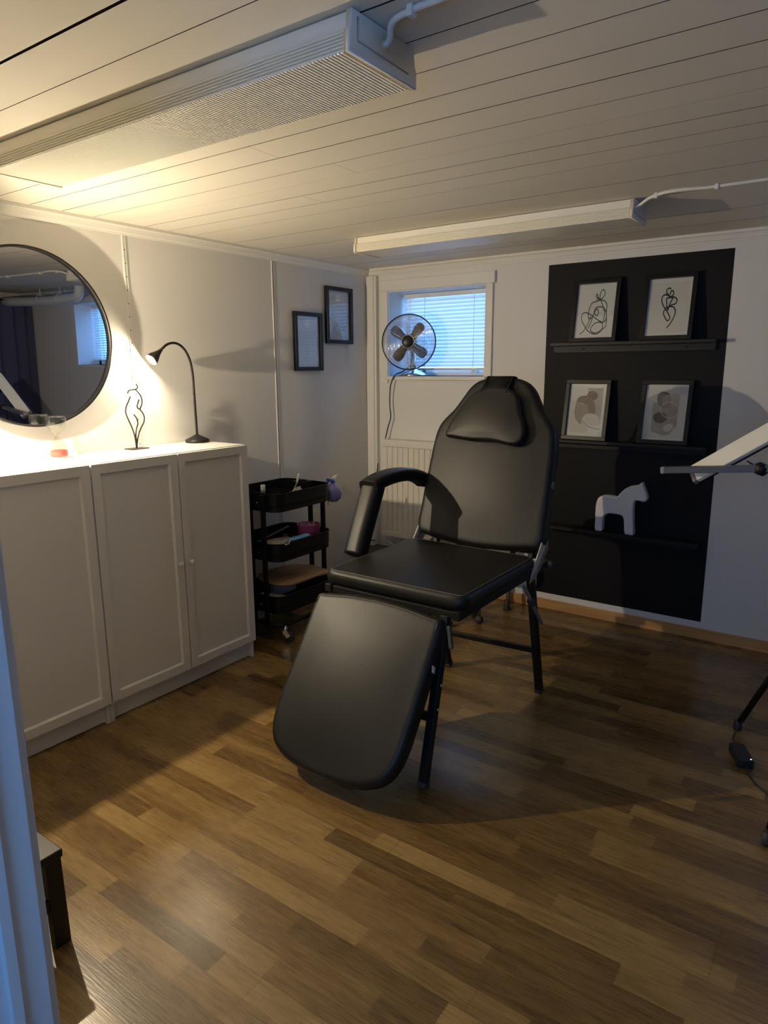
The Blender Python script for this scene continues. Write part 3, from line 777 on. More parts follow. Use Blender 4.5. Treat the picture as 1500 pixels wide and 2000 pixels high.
def art3(b, F):
    b.mi = 7; b.poly([(.09,.064),(.579,.068),(.561,.219),(.195,.67),(.05,.678)], F(.0002))
    b.mi = 4; b.poly([(.486,.925),(.899,.926),(.904,.247),(.772,.224),(.561,.219)], F(.0003))
    b.mi = 8; b.poly([(.767,.782),(.761,.747),(.735,.717),(.691,.697),(.637,.69),(.58,.696),(.53,.716),(.493,.745),(.476,.779),(.482,.814),(.508,.844),(.553,.864),(.607,.871),(.664,.865),(.714,.845),(.75,.816)], F(.0005))
    b.mi = 2; b.poly([(.198,.649),(.231,.731),(.317,.772),(.454,.783),(.599,.734),(.705,.644),(.736,.565),(.744,.434),(.557,.431),(.516,.592),(.356,.631)], F(.0006))
    b.mi = 3; b.poly([(.198,.649),(.516,.592),(.551,.431),(.429,.368),(.395,.296),(.399,.235),(.326,.244),(.218,.333),(.164,.475)], F(.0007))
    b.mi = 7; b.poly([(.404,.337),(.469,.409),(.585,.445),(.738,.434),(.836,.386),(.894,.307),(.892,.227),(.746,.203),(.561,.219)], F(.0008))
    b.mi = 2; b.ribbon([(.409,.307),(.53,.218),(.722,.162),(.905,.143)], .012, F(.001))
    b.mi = 3; b.ribbon([(.37,.641),(.447,.733),(.585,.825),(.814,.896)], .010, F(.0011))
def art4(b, F):
    b.mi = 10; b.poly([(.06, .05), (.94, .05), (.94, .95), (.06, .95)], F(.0002))
    b.mi = 3; b.poly([(.608,.828),(.804,.823),(.8,.278),(.644,.105),(.488,.082),(.207,.16),(.193,.674),(.392,.685)], F(.0003))
    b.mi = 9; b.poly([(.193,.674),(.392,.685),(.40,.32),(.195,.321)], F(.0004)); b.poly([(.195,.321),(.448,.166),(.207,.16)], F(.0005))
    b.mi = 5; b.poly([(.271,.741),(.278,.817),(.363,.87),(.469,.874),(.567,.837),(.606,.725),(.613,.631),(.543,.574),(.409,.582),(.305,.646)], F(.0006))
    b.mi = 2; b.poly([(.409,.667),(.404,.78),(.478,.818),(.568,.828),(.606,.725),(.613,.631),(.543,.574),(.417,.582)], F(.0007))
    b.mi = 6; b.poly([(.559,.409),(.552,.369),(.522,.336),(.472,.313),(.41,.303),(.346,.31),(.288,.331),(.247,.363),(.228,.402),(.234,.441),(.265,.475),(.315,.498),(.378,.507),(.442,.501),(.499,.48),(.54,.447)], F(.0007))
    b.mi = 7; b.poly([(.516,.158),(.491,.233),(.561,.292),(.678,.304),(.735,.277),(.708,.201),(.609,.161)], F(.0006))
    b.mi = 7; b.ribbon([(.814,.55),(.797,.48),(.727,.428),(.622,.408),(.511,.424),(.423,.474),(.383,.543),(.401,.613),(.472,.665),(.577,.685),(.688,.668),(.774,.619),(.814,.55)], .014, F(.0009))
picture(1.502, SH[0]+.001, 9, 'line drawing of a seated figure on the top ledge, left', art1, math.radians(0))
picture(1.867, SH[0]+.001, 9, 'line drawing of a standing figure on the top ledge, right', art2, math.radians(0))
picture(1.482, SH[1]+.001, 9, 'abstract print of a curled taupe shape on the middle ledge', art3, math.radians(-2))
picture(1.888, SH[1]+.001, 9, 'abstract print with dark ovals and a pale ring on the middle ledge', art4, math.radians(0))
hz = SH[2]-.513+.0004
ho = smooth2d([(1.582,.5135),(1.577,.567),(1.575,.628),(1.578,.672),(1.59,.7),(1.613,.712),(1.655,.715),(1.685,.712),(1.7,.733),(1.727,.761),(1.754,.776),(1.784,.782),(1.798,.790),(1.810,.802),(1.816,.786),(1.825,.766),(1.84,.728),(1.841,.714),(1.83,.7),(1.804,.701),(1.781,.702),(1.775,.677),(1.776,.617),(1.780,.560),(1.782,.5135),(1.740,.5135),(1.732,.560),(1.719,.612),(1.686,.617),(1.640,.614),(1.622,.600),(1.618,.555),(1.614,.5135)], 3)
ho = [(a, max(q, .513)+hz) for a, q in ho]
tag(MB().carved(ho, (0, -.088, 0), (1, 0, 0), (0, 0, 1), (0, 1, 0), .050, .010).build('horse_figurine', M['horse'], None, (1.68, -.062, SH[2])), 'white carved-looking horse figurine on the lowest black ledge', 'figurine')

# ------------------------------------------------------------------ things on the cabinets
t = Thing('hourglass', 'clear hourglass with pink sand on the near cabinet', 'hourglass', (.085, -2.232, 1.060))
hc = (.085, -2.232, 1.0602)
t.part('glass_bulbs', MB().lathe([(0, 0), (.031, 0), (.035, .003), (.036, .010), (.035, .045), (.026, .064), (.012, .078), (.0045, .087), (.012, .096), (.027, .110), (.037, .126), (.038, .160), (.036, .166), (.034, .1665), (.0352, .160), (.0345, .127), (.025, .112), (.010, .098), (.003, .087), (.010, .076), (.024, .062), (.0325, .044), (.0335, .010), (.031, .006), (0, .006)], hc, 40), M['glass2'])
t.part('sand', MB().lathe([(0, .0065), (.031, .0065), (.0328, .012), (.0325, .028), (.026, .031), (0, .033)], hc, 32), M['sand'])

t = Thing('wire_figurine', 'dark wire sculpture of a standing figure on the cabinet beside the mirror', 'sculpture', (.087, -1.871, 1.06))
t.part('base_plate', MB().box((.057, -1.915, 1.0602), (.117, -1.827, 1.0645), .001), M['wire'])
X = .087
for nm, p in (('arm_wire', [(-1.896,1.304),(-1.89,1.315),(-1.877,1.319),(-1.856,1.321),(-1.846,1.325),(-1.843,1.332),(-1.85,1.344)]),
              ('back_wire', [(-1.855,1.32),(-1.843,1.308),(-1.831,1.291),(-1.826,1.272),(-1.83,1.251),(-1.839,1.234),(-1.829,1.219),(-1.821,1.2),(-1.824,1.178),(-1.844,1.148),(-1.862,1.108),(-1.871,1.064)]),
              ('chest_wire', [(-1.841,1.277),(-1.848,1.261),(-1.853,1.245),(-1.847,1.236),(-1.839,1.233)]),
              ('front_wire', [(-1.884,1.291),(-1.895,1.27),(-1.91,1.243),(-1.913,1.224),(-1.904,1.195),(-1.888,1.156),(-1.878,1.121),(-1.875,1.094),(-1.873,1.064)]),
              ('thigh_wire', [(-1.873,1.212),(-1.861,1.195),(-1.857,1.175),(-1.866,1.147),(-1.871,1.123),(-1.871,1.094),(-1.872,1.064)])):
    t.part(nm, MB().tube([(X, a, q) for a, q in p], .0031, 8, smooth=5), M['wire'])

def desk_lamp(base, neck, head, ax, label, power, bulb_r=.014):
    t = Thing('desk_lamp', label, 'lamp', base, 'gooseneck desk lamps')
    t.part('base', MB().lathe([(0, 0), (.055, 0), (.057, .003), (.057, .011), (.052, .016), (.022, .030), (.008, .038), (0, .038)], base, 40), M['lampb'])
    t.part('gooseneck', MB().tube(neck, .0058, 10, smooth=6), M['lampb'])
    ax = Vector(ax).normalized(); h = Vector(head)
    r = ax.cross(Vector((0, 0, 1))).normalized(); u = r.cross(ax)
    mm = Matrix(((r.x, u.x, ax.x, h.x), (r.y, u.y, ax.y, h.y), (r.z, u.z, ax.z, h.z), (0, 0, 0, 1)))
    # h is the centre of the opening; the shade reaches back along -ax
    sh = t.part('lamp_shade', MB().lathe([(.0065, -.075), (.009, -.062), (.014, -.045), (.024, -.022), (.029, 0), (.0275, 0), (.0225, -.022), (.012, -.045), (.007, -.06), (0, -.062)], mtx=mm, seg=32), M['lampb'])
    t.part('bulb', MB().lathe([(0, -.012), (.010, -.014), (.015, -.021), (.013, -.031), (.008, -.038), (0, -.040)], mtx=mm, seg=24), M['bulb'], sh)
    return t, h, ax, mm
def lamp_light(name, pos, power, ax=None, rad=.012, spot=None, blend=.3, color=(1., .83, .57)):
    l = bpy.data.lights.new(name, 'SPOT' if spot else 'POINT'); l.energy = power; l.color = color; l.shadow_soft_size = rad
    if spot: l.spot_size = math.radians(spot); l.spot_blend = blend
    o = bpy.data.objects.new(name, l); COL.objects.link(o); o.location = pos
    if ax is not None: o.rotation_euler = Vector(ax).to_track_quat('-Z', 'Y').to_euler()
    return o
bs = (.092, -1.535, 1.0602)
desk_lamp(bs, [(.092, -1.535, 1.09), (.096, -1.540, 1.19), (.098, -1.543, 1.294), (.098, -1.546, 1.396), (.096, -1.557, 1.456), (.094, -1.584, 1.500), (.093, -1.614, 1.520), (.092, -1.645, 1.524), (.090, -1.674, 1.516), (.088, -1.704, 1.494)],
          (.080, -1.757, 1.447), (-.03, -.74, -.60), 'lit black gooseneck lamp on the cabinet, right of the wire figure', 1)
L1H = Vector((.080, -1.757, 1.447)); L1A = Vector((-.03, -.74, -.60)).normalized()
lamp_light('desk_lamp_light', L1H - L1A*.002, 6.0, None, .010)
b2 = (.150, -2.800, 1.0602)
desk_lamp(b2, [(.150, -2.800, 1.09), (.152, -2.800, 1.19), (.154, -2.80, 1.30), (.156, -2.797, 1.396), (.158, -2.786, 1.470), (.162, -2.760, 1.515), (.168, -2.73, 1.535), (.175, -2.70, 1.537), (.183, -2.668, 1.522)],
          (.200, -2.62, 1.475), (.52, .68, -.48), 'second lit black gooseneck lamp at the near end of the cabinets', 1)
L2H = Vector((.200, -2.62, 1.475)); L2A = Vector((.52, .68, -.48)).normalized()
lamp_light('second_desk_lamp_light', L2H - L2A*.001, 47.0, None, .010)

# ------------------------------------------------------------------ treatment chair
t = Thing('treatment_chair', 'black vinyl reclining treatment chair in the middle of the room', 'chair', (1.42, -1.49, 0))
X0, X1, Y0, Y1 = 1.095, 1.705, -1.800, -1.180
# seat: shear slightly so its sides follow the photo
seat_ol = [(a, q) for a, q in rrect(X0, Y0, X1, Y1, (.035, .05, .05, .035), 6)]
t.part('seat', MB().pad(seat_ol, (0, 0, .655), (1, 0, 0), (0, 1, 0), (0, 0, 1), .056, .022, .010), M['vinyl'])
st = inset(resample(seat_ol, 120), .016)
t.part('seat_stitching', MB().tube([(a, q, .6535) for a, q in st], .0014, 5, closed=True), M['stitch'])
b = MB()
for x in (1.125, 1.680): b.bar((x, -1.812, .588), (x, -1.035, .588), .030, .032, bev=.003)
for y in (-1.79, -1.20): b.bar((1.125, y, .586), (1.680, y, .586), .030, .026, bev=.003)
t.part('seat_frame', b, M['steel_b'])
b = MB(); b.box((1.14, -1.78, .590), (1.66, -1.20, .598)); t.part('seat_board', b, M['steel_b'])
# backrest
ba = math.radians(18); BO = Vector((1.402, -1.150, .700)); BB = Vector((0, math.sin(ba), math.cos(ba))); BN = Vector((0, -math.cos(ba), math.sin(ba)))
half = [(.250, -.031), (.285, -.024), (.300, .002), (.301, .09), (.299, .20), (.295, .30), (.290, .40), (.284, .445), (.270, .485), (.244, .518), (.214, .552), (.190, .590), (.172, .620), (.152, .652), (.122, .680), (.080, .696), (.03, .700)]
bol = smooth2d(half + [(-a, q) for a, q in half[::-1]], 4)
t.part('backrest', MB().pad(bol, BO, (1, 0, 0), BB, BN, .080, .024, .010, 160, (0, .30)), M['vinyl'])
po = [(-.098, .614), (-.06, .632), (.075, .632), (.105, .612), (.135, .54), (.170, .432), (.160, .408), (.02, .404), (-.150, .408), (-.205, .420), (-.200, .445), (-.150, .545)]
hc_ = t.part('head_cushion', MB().pad(smooth2d(po, 5), BO + BN*.052, (1, 0, 0), BB, BN, .042, .016, .010, 110, (-.02, .50)), M['vinyl'])
for u in (-.062, .058):
    b = MB(); b.sweep([BO + Vector((u, 0, 0)) + BB*.615 + BN*.056, BO + Vector((u, 0, 0)) + BB*.66 + BN*.024, BO + Vector((u, 0, 0)) + BB*.700 + BN*.004, BO + Vector((u, 0, 0)) + BB*.706 - BN*.03, BO + Vector((u, 0, 0)) + BB*.69 - BN*.08], [(-.0035, -.001), (.0035, -.001), (.0035, .0015), (-.0035, .0015)], (1, 0, 0))
    t.part('cushion_strap_edge', b, M['vinyl'], hc_)
b = MB(); b.sweep([BO + BB*.612 + BN*.052 , BO + BB*.655 + BN*.020, BO + BB*.701 + BN*.002, BO + BB*.706 - BN*.03, BO + BB*.69 - BN*.084], [(-.06, -.0008), (.056, -.0008), (.056, .0008), (-.06, .0008)], (1, 0, 0))
t.part('cushion_strap', b, M['vinyl'], hc_)
b = MB()
for x in (-.24, .24): b.bar(BO + Vector((x, 0, 0)) - BB*.06 - BN*.095, BO + Vector((x, 0, 0)) + BB*.42 - BN*.095, .028, .028, BN, .003)
for q in (-.03, .40): b.bar(BO + Vector((-.24, 0, 0)) + BB*q - BN*.095, BO + Vector((.24, 0, 0)) + BB*q - BN*.095, .026, .026, BN, .003)
t.part('back_frame', b, M['steel_b'])
for x in (-.10, .02, .16, .24):
    b = MB(); b.bar(BO + Vector((x, 0, 0)) - BB*.105 - BN*.06, BO + Vector((x, 0, 0)) - BB*.02 - BN*.06, .022, .012, BN, .002)
    t.part('hinge_tab', b, M['steel_b'])
# zinc side plates that carry the backrest
for x in (1.6985, 1.108):
    s = 1 if x > 1.4 else -1
    pl = [(-1.245, .555), (-1.225, .600), (-1.160, .675), (-1.100, .745), (-1.070, .800), (-1.064, .66), (-1.09, .64), (-1.13, .60), (-1.19, .565)]
    t.part('hinge_plate', MB().prism(pl, (x, 0, 0), (0, 1, 0), (0, 0, 1), (s, 0, 0), .003, .0006, 1), M['zinc'], None, 'bare zinc side plate')
t.part('adjust_knob', MB().lathe([(0, 0), (.013, 0), (.016, .006), (.016, .022), (.012, .026), (0, .026)], mtx=Matrix.Translation((1.696, -1.052, .590)) @ Matrix.Rotation(PI/2, 4, 'Y'), seg=16), M['rubber'])
t.part('rail_cap', MB().box((1.664, -1.040, .571), (1.697, -1.024, .605), .004), M['rubber'])
rg = BO + Vector((.2985, 0, 0)) + BB*.248 - BN*.035
t.part('arm_socket', MB().tube([rg + BB*(.014*math.cos(k*PI/10)) + BN*(.011*math.sin(k*PI/10)) for k in range(20)], .0026, 8, closed=True), M['grey_tube'])
# left armrest
AX = 1.045
ap = rrect(-.046, -.040, .046, .040, .028, 5)
post = [Vector((AX, *q)) for q in ((-1.535, .640), (-1.528, .652), (-1.500, .715), (-1.465, .785), (-1.432, .850), (-1.408, .898), (-1.395, .925))]
t.part('armrest_post', MB().sweep(post, ap, (1, 0, 0)), M['vinyl'])
padp = spline([Vector((AX, *q)) for q in ((-1.438, .914), (-1.40, .926), (-1.30, .939), (-1.18, .937), (-1.08, .918), (-1.02, .895), (-.995, .880))], 4)
t.part('armrest_pad', MB().sweep(padp, rrect(-.046, -.029, .046, .029, .022, 5), (1, 0, 0)), M['vinyl'])
t.part('armrest_bracket', MB().bar((1.06, -1.52, .60), (1.06, -1.52, .66), .03, .012, (0, 1, 0)).bar((1.06, -1.52, .60), (1.125, -1.52, .588), .02, .02), M['steel_b'])
t.part('armrest_pivot', MB().bar((1.06, -1.00, .885), (1.14, -1.02, .885), .022, .022), M['steel_b'])
# legs: two A-shaped pairs
LEG = {'rr': ((1.682, -1.048, 0), (1.682, -1.196, .578)), 'rl': ((1.216, -1.035, 0), (1.205, -1.191, .578)), 'fr': ((1.633, -1.937, 0), (1.633, -1.795, .578)), 'fl': ((1.150, -1.930, 0), (1.150, -1.774, .578))}
for k, (p, q) in LEG.items():
    p_, q_ = Vector(p), Vector(q); d = (q_-p_).normalized()
    l = t.part('leg', MB().bar(p_ + d*.004 + Vector((0, 0, .002)), q_, .030, .030, (0, 1, 0), .003), M['steel_b'])
    t.part('foot_cap', MB().bar(p_ + Vector((0, 0, .0035)), p_ + d*.022, .034, .034, (0, 1, 0), .003), M['rubber'], l)
lerp = lambda a, q, f: Vector(a).lerp(Vector(q), f)
zb = .36
t.part('rear_crossbar', MB().bar(lerp(*LEG['rl'], .335), lerp(*LEG['rr'], .375), .022, .024, bev=.003), M['steel_b'])
t.part('front_crossbar', MB().bar(lerp(*LEG['fl'], .40), lerp(*LEG['fr'], .405), .024, .026, bev=.003), M['steel_b'])
b = MB(); pA, pB = Vector((1.704, -1.310, .565)), Vector((1.704, -1.108, .345)); b.bar(pA, pB, .012, .012, (1, 0, 0), .002)
br = t.part('folding_brace', b, M['grey_tube'])
t.part('brace_lock', MB().bar(lerp(pA, pB, .34), lerp(pA, pB, .47), .026, .026, (1, 0, 0), .004), M['rubber'], br)
# legrest
la = math.radians(55); LO = Vector((1.366, -1.850, .550)); LB = Vector((.006, -math.cos(la), -math.sin(la))).normalized(); LA = Vector((1, .006*math.cos(la), .006*math.sin(la))).normalized(); LN = LA.cross(LB); LN = -LN if LN.z < 0 else LN
lh = [(.250, -.036), (.266, -.033), (.275, -.025), (.278, -.005), (.279, .10), (.280, .22), (.280, .33), (.278, .41), (.266, .475), (.238, .525), (.188, .556), (.110, .576), (.03, .582)]
lol = smooth2d(lh + [(-a, q) for a, q in lh[::-1]], 4)
t.part('legrest', MB().pad(lol, LO, LA, LB, LN, .070, .024, .010, 140, (0, .27)), M['vinyl'])
st = inset(resample([(a, q) for a, q in lol], 140), .018)
top = [p for p in st if p[1] < .02]
top.sort(key=lambda p: p[0])
t.part('legrest_stitching', MB().tube([LO + LA*a + LB*q + LN*.001 for a, q in top], .0013, 5), M['stitch'])
for x in (-.17, .17):
    b = MB(); b.bar(Vector((1.385+x, -1.80, .575)), LO + LA*x + LB*.05 - LN*.075, .026, .010, (0, 1, 0), .002); b.bar(LO + LA*x + LB*.03 - LN*.080, LO + LA*x + LB*.36 - LN*.080, .024, .024, LN, .003)
    t.part('legrest_hinge', b, M['steel_b'])
t.part('legrest_board', MB().prism([(a*.93, .015+q*.93) for a, q in lol], LO - LN*.076, LA, LB, LN, .008), M['steel_b'])
p = LO + LA*.2795 + LB*.135 - LN*.030
t.part('label_tag', MB().bar(p - LB*.011, p + LB*.011 + LA*.006, .0015, .020, LN, 0.), M['tag'], None, 'small white label tag')
p0, p1 = LEG['fr']
for f in (.60, .46):
    q = lerp(p0, p1, f) + Vector((.0155, 0, 0))
    t.part('bolt', MB().lathe([(0, 0), (.006, 0), (.005, .004), (0, .005)], mtx=Matrix.Translation(q) @ Matrix.Rotation(PI/2, 4, 'Y'), seg=12), M['chrome'])
t.part('release_lever', MB().bar((1.668, -1.835, .560), (1.690, -1.855, .490), .014, .014, (0, 1, 0), .004), M['rubber'])

# ---- behind the chair
t = Thing('rolling_stool', 'low black rolling stool behind the treatment chair, one caster showing', 'stool', (.920, -.447, 0))
sc = Vector((.920, -.447, 0))
t.part('cushion', MB().lathe([(0, .40), (.135, .40), (.15, .41), (.155, .43), (.15, .455), (.13, .465), (0, .468)], sc, 40), M['vinyl'])
t.part('gas_column', MB().lathe([(0, .09), (.025, .09), (.025, .25), (.015, .25), (.015, .40), (0, .40)], sc, 20), M['grey_tube'])
b = MB()
for k in range(5):
    a = math.radians(-2 + 72*k); d = Vector((math.cos(a), math.sin(a), 0))
    b.bar(sc + Vector((0, 0, .098)) + d*.01, sc + Vector((0, 0, .080)) + d*.158, .032, .022, bev=.004)
t.part('star_base', b, M['steel_b'])
for k in range(5):
    a = math.radians(-2 + 72*k); d = Vector((math.cos(a), math.sin(a), 0)); c = sc + d*.158
    t.part('caster', MB().lathe([(0, -.024), (.012, -.021), (.021, -.012), (.024, 0), (.021, .012), (.012, .021), (0, .024)], (c.x, c.y, .0245), 20).tube([(c.x, c.y, .045), (c.x, c.y, .078)], .007, 8), M['rubber'])
t = Thing('support_pole', 'grey metal pole with rubber foot leaning behind the treatment chair', 'pole', (1.106, -.160, 0))
t.part('tube', MB().tube([(1.106, -.150, .035), (1.090, -.030, .56)], .012, 14), M['grey_tube'])
t.part('rubber_foot', MB().lathe([(0, 0), (.021, 0), (.022, .006), (.017, .028), (.0165, .060), (0, .060)], (1.106, -.156, .0005), 20), M['rubber'])

# ------------------------------------------------------------------ black trolley
CX0, CX1, CY0, CY1 = .020, .372, -1.300, -.858
t = Thing('utility_cart', 'black three-tier metal trolley between the cabinets and the chair', 'cart', (.196, -1.08, 0))
def tray(zt, d):
    b = MB(); n = 8
    out = rrect(CX0, CY0, CX1, CY1, .065, n); inn = rrect(CX0+.0025, CY0+.0025, CX1-.0025, CY1-.0025, .0625, n); bot = rrect(CX0+.006, CY0+.006, CX1-.006, CY1-.006, .06, n)
    V = []
    for P, z in ((out, zt), (out, zt-d*.6), (bot, zt-d), (None, 0)):
        if P: V.append([b.bm.verts.new((a, q, z)) for a, q in P])
    I = [[b.bm.verts.new((a, q, z)) for a, q in inn] for z in (zt, zt-d+.003)]
    N = len(out)
    for A, B in ((V[0], V[1]), (V[1], V[2]), (I[1], I[0]), (I[0], V[0])):
        for k in range(N):
            f = b.bm.faces.new((A[k], A[(k+1) % N], B[(k+1) % N], B[k])); f.smooth = False
    b.bm.faces.new(V[2]); b.bm.faces.new(I[1])
    o = t.part('tray', b, M['cart'])
    rim = rrect(CX0-.001, CY0-.001, CX1+.001, CY1+.001, .066, n)
    t.part('rim', MB().tube([(a, q, zt) for a, q in rim], .0032, 6, closed=True), M['cart'], o)
    return o
trays = [tray(.790, .095), tray(.530, .095), tray(.250, .095)]
for ye, s in ((CY0, -1), (CY1, 1)):
    b = MB()
    xs_ = (.196, .288)
    for x in xs_: b.bar((x, ye+s*.011, .085), (x, ye+s*.011, .785), .027, .018, (0, 1, 0), .005)
    t.part('upright', b, M['cart'])
    for z in (.745, .485, .205):
        t.part('mounting_plate', MB().box((.172, min(ye+s*.001, ye+s*.004), z-.045), (.312, max(ye+s*.001, ye+s*.004), z+.04), .002), M['cart'])
        t.part('bolt', MB().lathe([(0, 0), (.0055, 0), (.0045, .004), (0, .005)], mtx=Matrix.Translation((.242, ye+s*.004, z-.005)) @ Matrix.Rotation(-s*PI/2, 4, 'X'), seg=12), M['chrome'])
b = MB()
b.tube([(a, q, .092) for a, q in rrect(CX0+.01, CY0+.01, CX1-.01, CY1-.01, .06, 6)], .011, 8, closed=True)
t.part('base_frame', b, M['cart'])
for x, y in ((CX1-.012, CY0+.045), (CX1-.012, CY1-.045), (CX0+.012, CY0+.045), (CX0+.012, CY1-.045)):
    a = .5; d = Vector((math.cos(a), math.sin(a), 0)); r = Vector((-d.y, d.x, 0)); c = Vector((x, y, 0)) + d*.018
    cs = t.part('caster', MB().lathe([(0, .066), (.012, .066), (.013, .071), (.009, .078), (.006, .094), (0, .094)], (x, y, 0), 20).bar(Vector((x, y, .066)) - d*.006 + r*.013, c + Vector((0, 0, .030)) + r*.013, .003, .026, d, .001).bar(Vector((x, y, .066)) - d*.006 - r*.013, c + Vector((0, 0, .030)) - r*.013, .003, .026, d, .001), M['chrome'])
    mw = Matrix(((d.x, 0, r.x, c.x), (d.y, 0, r.y, c.y), (0, 1, 0, .0285), (0, 0, 0, 1)))
    t.part('wheel', MB().lathe([(0, -.009), (.022, -.009), (.028, -.006), (.028, .006), (.022, .009), (0, .009)], mtx=mw, seg=28), M['rubber'], cs)

# things on the trolley
zt = .790-.095+.0035; zm = .530-.095+.0035; zl = .250-.095+.0035
t = Thing('small_bottle', 'small clear bottle with white cap in the top tray, near end', 'bottle', (.215, -1.232, zt))
t.part('bottle_body', MB().lathe([(0, 0), (.016, 0), (.017, .004), (.017, .060), (.009, .072), (.009, .084), (0, .084)], (.215, -1.232, zt), 24), M['grey_pl'])
t.part('cap', MB().lathe([(0, .078), (.0125, .078), (.0125, .118), (.011, .120), (0, .120)], (.215, -1.232, zt), 20), M['white_pl'])
t = Thing('wire_basket', 'small black divided holder in the top tray', 'holder', (.255, -1.19, zt))
b = MB()
for x0_, y0_, x1_, y1_ in ((.20, -1.195, .31, -1.193), (.20, -1.135, .31, -1.133), (.20, -1.195, .202, -1.133), (.308, -1.195, .31, -1.133), (.254, -1.195, .256, -1.133)):
    b.box((x0_, y0_, zt), (x1_, y1_, zt+.090))
t.part('holder_walls', b, M['steel_b'])
t.part('holder_floor', MB().box((.20, -1.195, zt), (.31, -1.133, zt+.003)), M['steel_b'])
rnd = random.Random(11)
b = MB(); V = []; nx, ny = 12, 14
for i in range(nx+1):
    V.append([])
    for j in range(ny+1):
        u, v = i/nx, j/ny; e = min(u, 1-u, v, 1-v)*4; h = .002 + min(1, e)*(.050 + .026*rnd.random() + .012*math.sin(5*u+8*v))
        V[-1].append(b.bm.verts.new((.190+.13*u+.01*math.sin(6*v), -1.11+.17*v+.008*math.sin(7*u), zt+h)))
for i in range(nx):
    for j in range(ny):
        f = b.bm.faces.new((V[i][j], V[i+1][j], V[i+1][j+1], V[i][j+1])); f.smooth = True
bmesh.ops.extrude_face_region(b.bm, geom=b.bm.faces[:])
tag(b.build('tissue', M['tissue'], None, (.255, -1.02, zt)), 'crumpled white tissue lying in the top trolley tray', 'tissue')
t = Thing('brush', 'small brush with white handle standing in the top tray', 'brush', (.205, -1.010, zt+.066))
t.part('handle', MB().tube([(.222, -.982, .795), (.227, -.968, .845)], .0066, 10), M['white_pl'])
t.part('ferrule', MB().tube([(.217, -.995, .765), (.222, -.982, .796)], .0028, 8), M['zinc'])
t.part('bristles', MB().tube([(.213, -1.005, .745), (.217, -.995, .766)], [.004, .004], 8), M['tissue'])
t = Thing('card_holder', 'low black divider block at the far end of the top tray', 'holder', (.20, -.90, zt))
b = MB()
for k in range(4): b.box((.13+k*.032, -.925, zt), (.155+k*.032, -.875, zt+.092+.008*(k % 2)), .003)
t.part('divider', b, M['steel_b'])
t = Thing('spray_bottle', 'round purple spray bottle with blue trigger hung on the trolley end', 'bottle', (.308, -.778, .66))
sc = (.308, -.778, .718)
t.part('flask', MB().lathe([(0, -.052), (.025, -.048), (.044, -.030), (.052, 0), (.045, .026), (.028, .044), (.014, .052), (.012, .060), (0, .060)], sc, 36), M['purple'])
t.part('spray_head', MB().lathe([(0, .052), (.013, .052), (.013, .068), (.008, .072), (0, .072)], sc, 20).bar((.308, -.778, .786), (.308, -.828, .800), .016, .016, bev=.004).bar((.308, -.815, .795), (.304, -.830, .765), .008, .012, bev=.002), M['blue_pl'])
t.part('nozzle', MB().bar((.308, -.773, .794), (.308, -.738, .800), .012, .012, bev=.003).tube([(.308, -.783, .803), (.308, -.748, .812), (.308, -.725, .806)], .004, 8), M['white_pl'])
t.part('hook', MB().tube([(.325, -.820, .70), (.325, -.845, .70), (.325, -.845, .66)], .002, 6), M['steel_b'])
# middle tray
t = Thing('pink_tub', 'pink plastic tub full of pale pink sticks in the middle tray', 'tub', (.270, -.950, zm))
pc = (.270, -.950, zm)
t.part('tub', MB().lathe([(0, 0), (.048, 0), (.052, .004), (.064, .126), (.066, .128), (.063, .129), (.050, .006), (0, .006)], pc, 36), M['pink'])
b = MB()
for k in range(26):
    a = rnd.random()*2*PI; r = .042*math.sqrt(rnd.random()); q = Vector((pc[0]+r*math.cos(a), pc[1]+r*math.sin(a), zm+.012)); tt = Vector((pc[0]+1.15*r*math.cos(a), pc[1]+1.15*r*math.sin(a), zm+.128+.012*rnd.random()))
    b.tube([q, tt], .0035, 6)
t.part('sticks', b, M['pinkl'])
t.part('dot', MB().lathe([(0, 0), (.010, 0), (.010, .001), (0, .001)], mtx=Matrix.Translation((.3295, -.9645, zm+.085)) @ Matrix.Rotation(PI/2, 4, 'Y') @ Matrix.Rotation(math.radians(-6), 4, 'X'), seg=16), M['ink'])
b = MB(); o_ = smooth2d([(.20, -1.255), (.30, -1.265), (.345, -1.20), (.335, -1.10), (.28, -1.06), (.21, -1.09), (.18, -1.17)], 5)
b.pad(o_, (0, 0, zm+.075), (1, 0, 0), (0, 1, 0), (-.10, 0, 1), .040, .012, .012, 60)
t = Thing('floral_pouch', 'cream pouch with reddish floral print in the middle tray', 'pouch', (.265, -1.16, zm+.03))
t.part('pouch_body', b, M['pouch'])
b = MB()
for k in range(7):
    a, q = .215+.10*rnd.random(), -1.215+.12*rnd.random()
    b.ribbon([(a, q), (a+.012, q+.010), (a+.006, q+.022), (a-.010, q+.018), (a-.006, q+.004)], .005, lambda u, v: (u, v, zm+.0905))
t.part('flower_print', b, M['floral'])
tag(MB().box((.10, -1.22, zm), (.30, -1.00, zm+.033), .006).build('paper_pad', M['tissue'], None, (.2, -1.11, zm)), 'pale stack of papers under the floral pouch', 'papers')
t = Thing('face_mask', 'blue disposable face mask draped over the middle tray rim', 'mask', (.345, -1.10, .53))
b = MB(); V = []
for i in range(9):
    u = i/8; V.append([b.bm.verts.new((.318+.050*v + .006*math.sin(PI*u), -1.195+.150*u, .535+.010*math.sin(PI*v)*(1-.5*u))) for v in (0, .25, .5, .75, 1)])
for A, B in zip(V, V[1:]):
    for k in range(4):
        f = b.bm.faces.new((A[k], A[k+1], B[k+1], B[k])); f.smooth = True
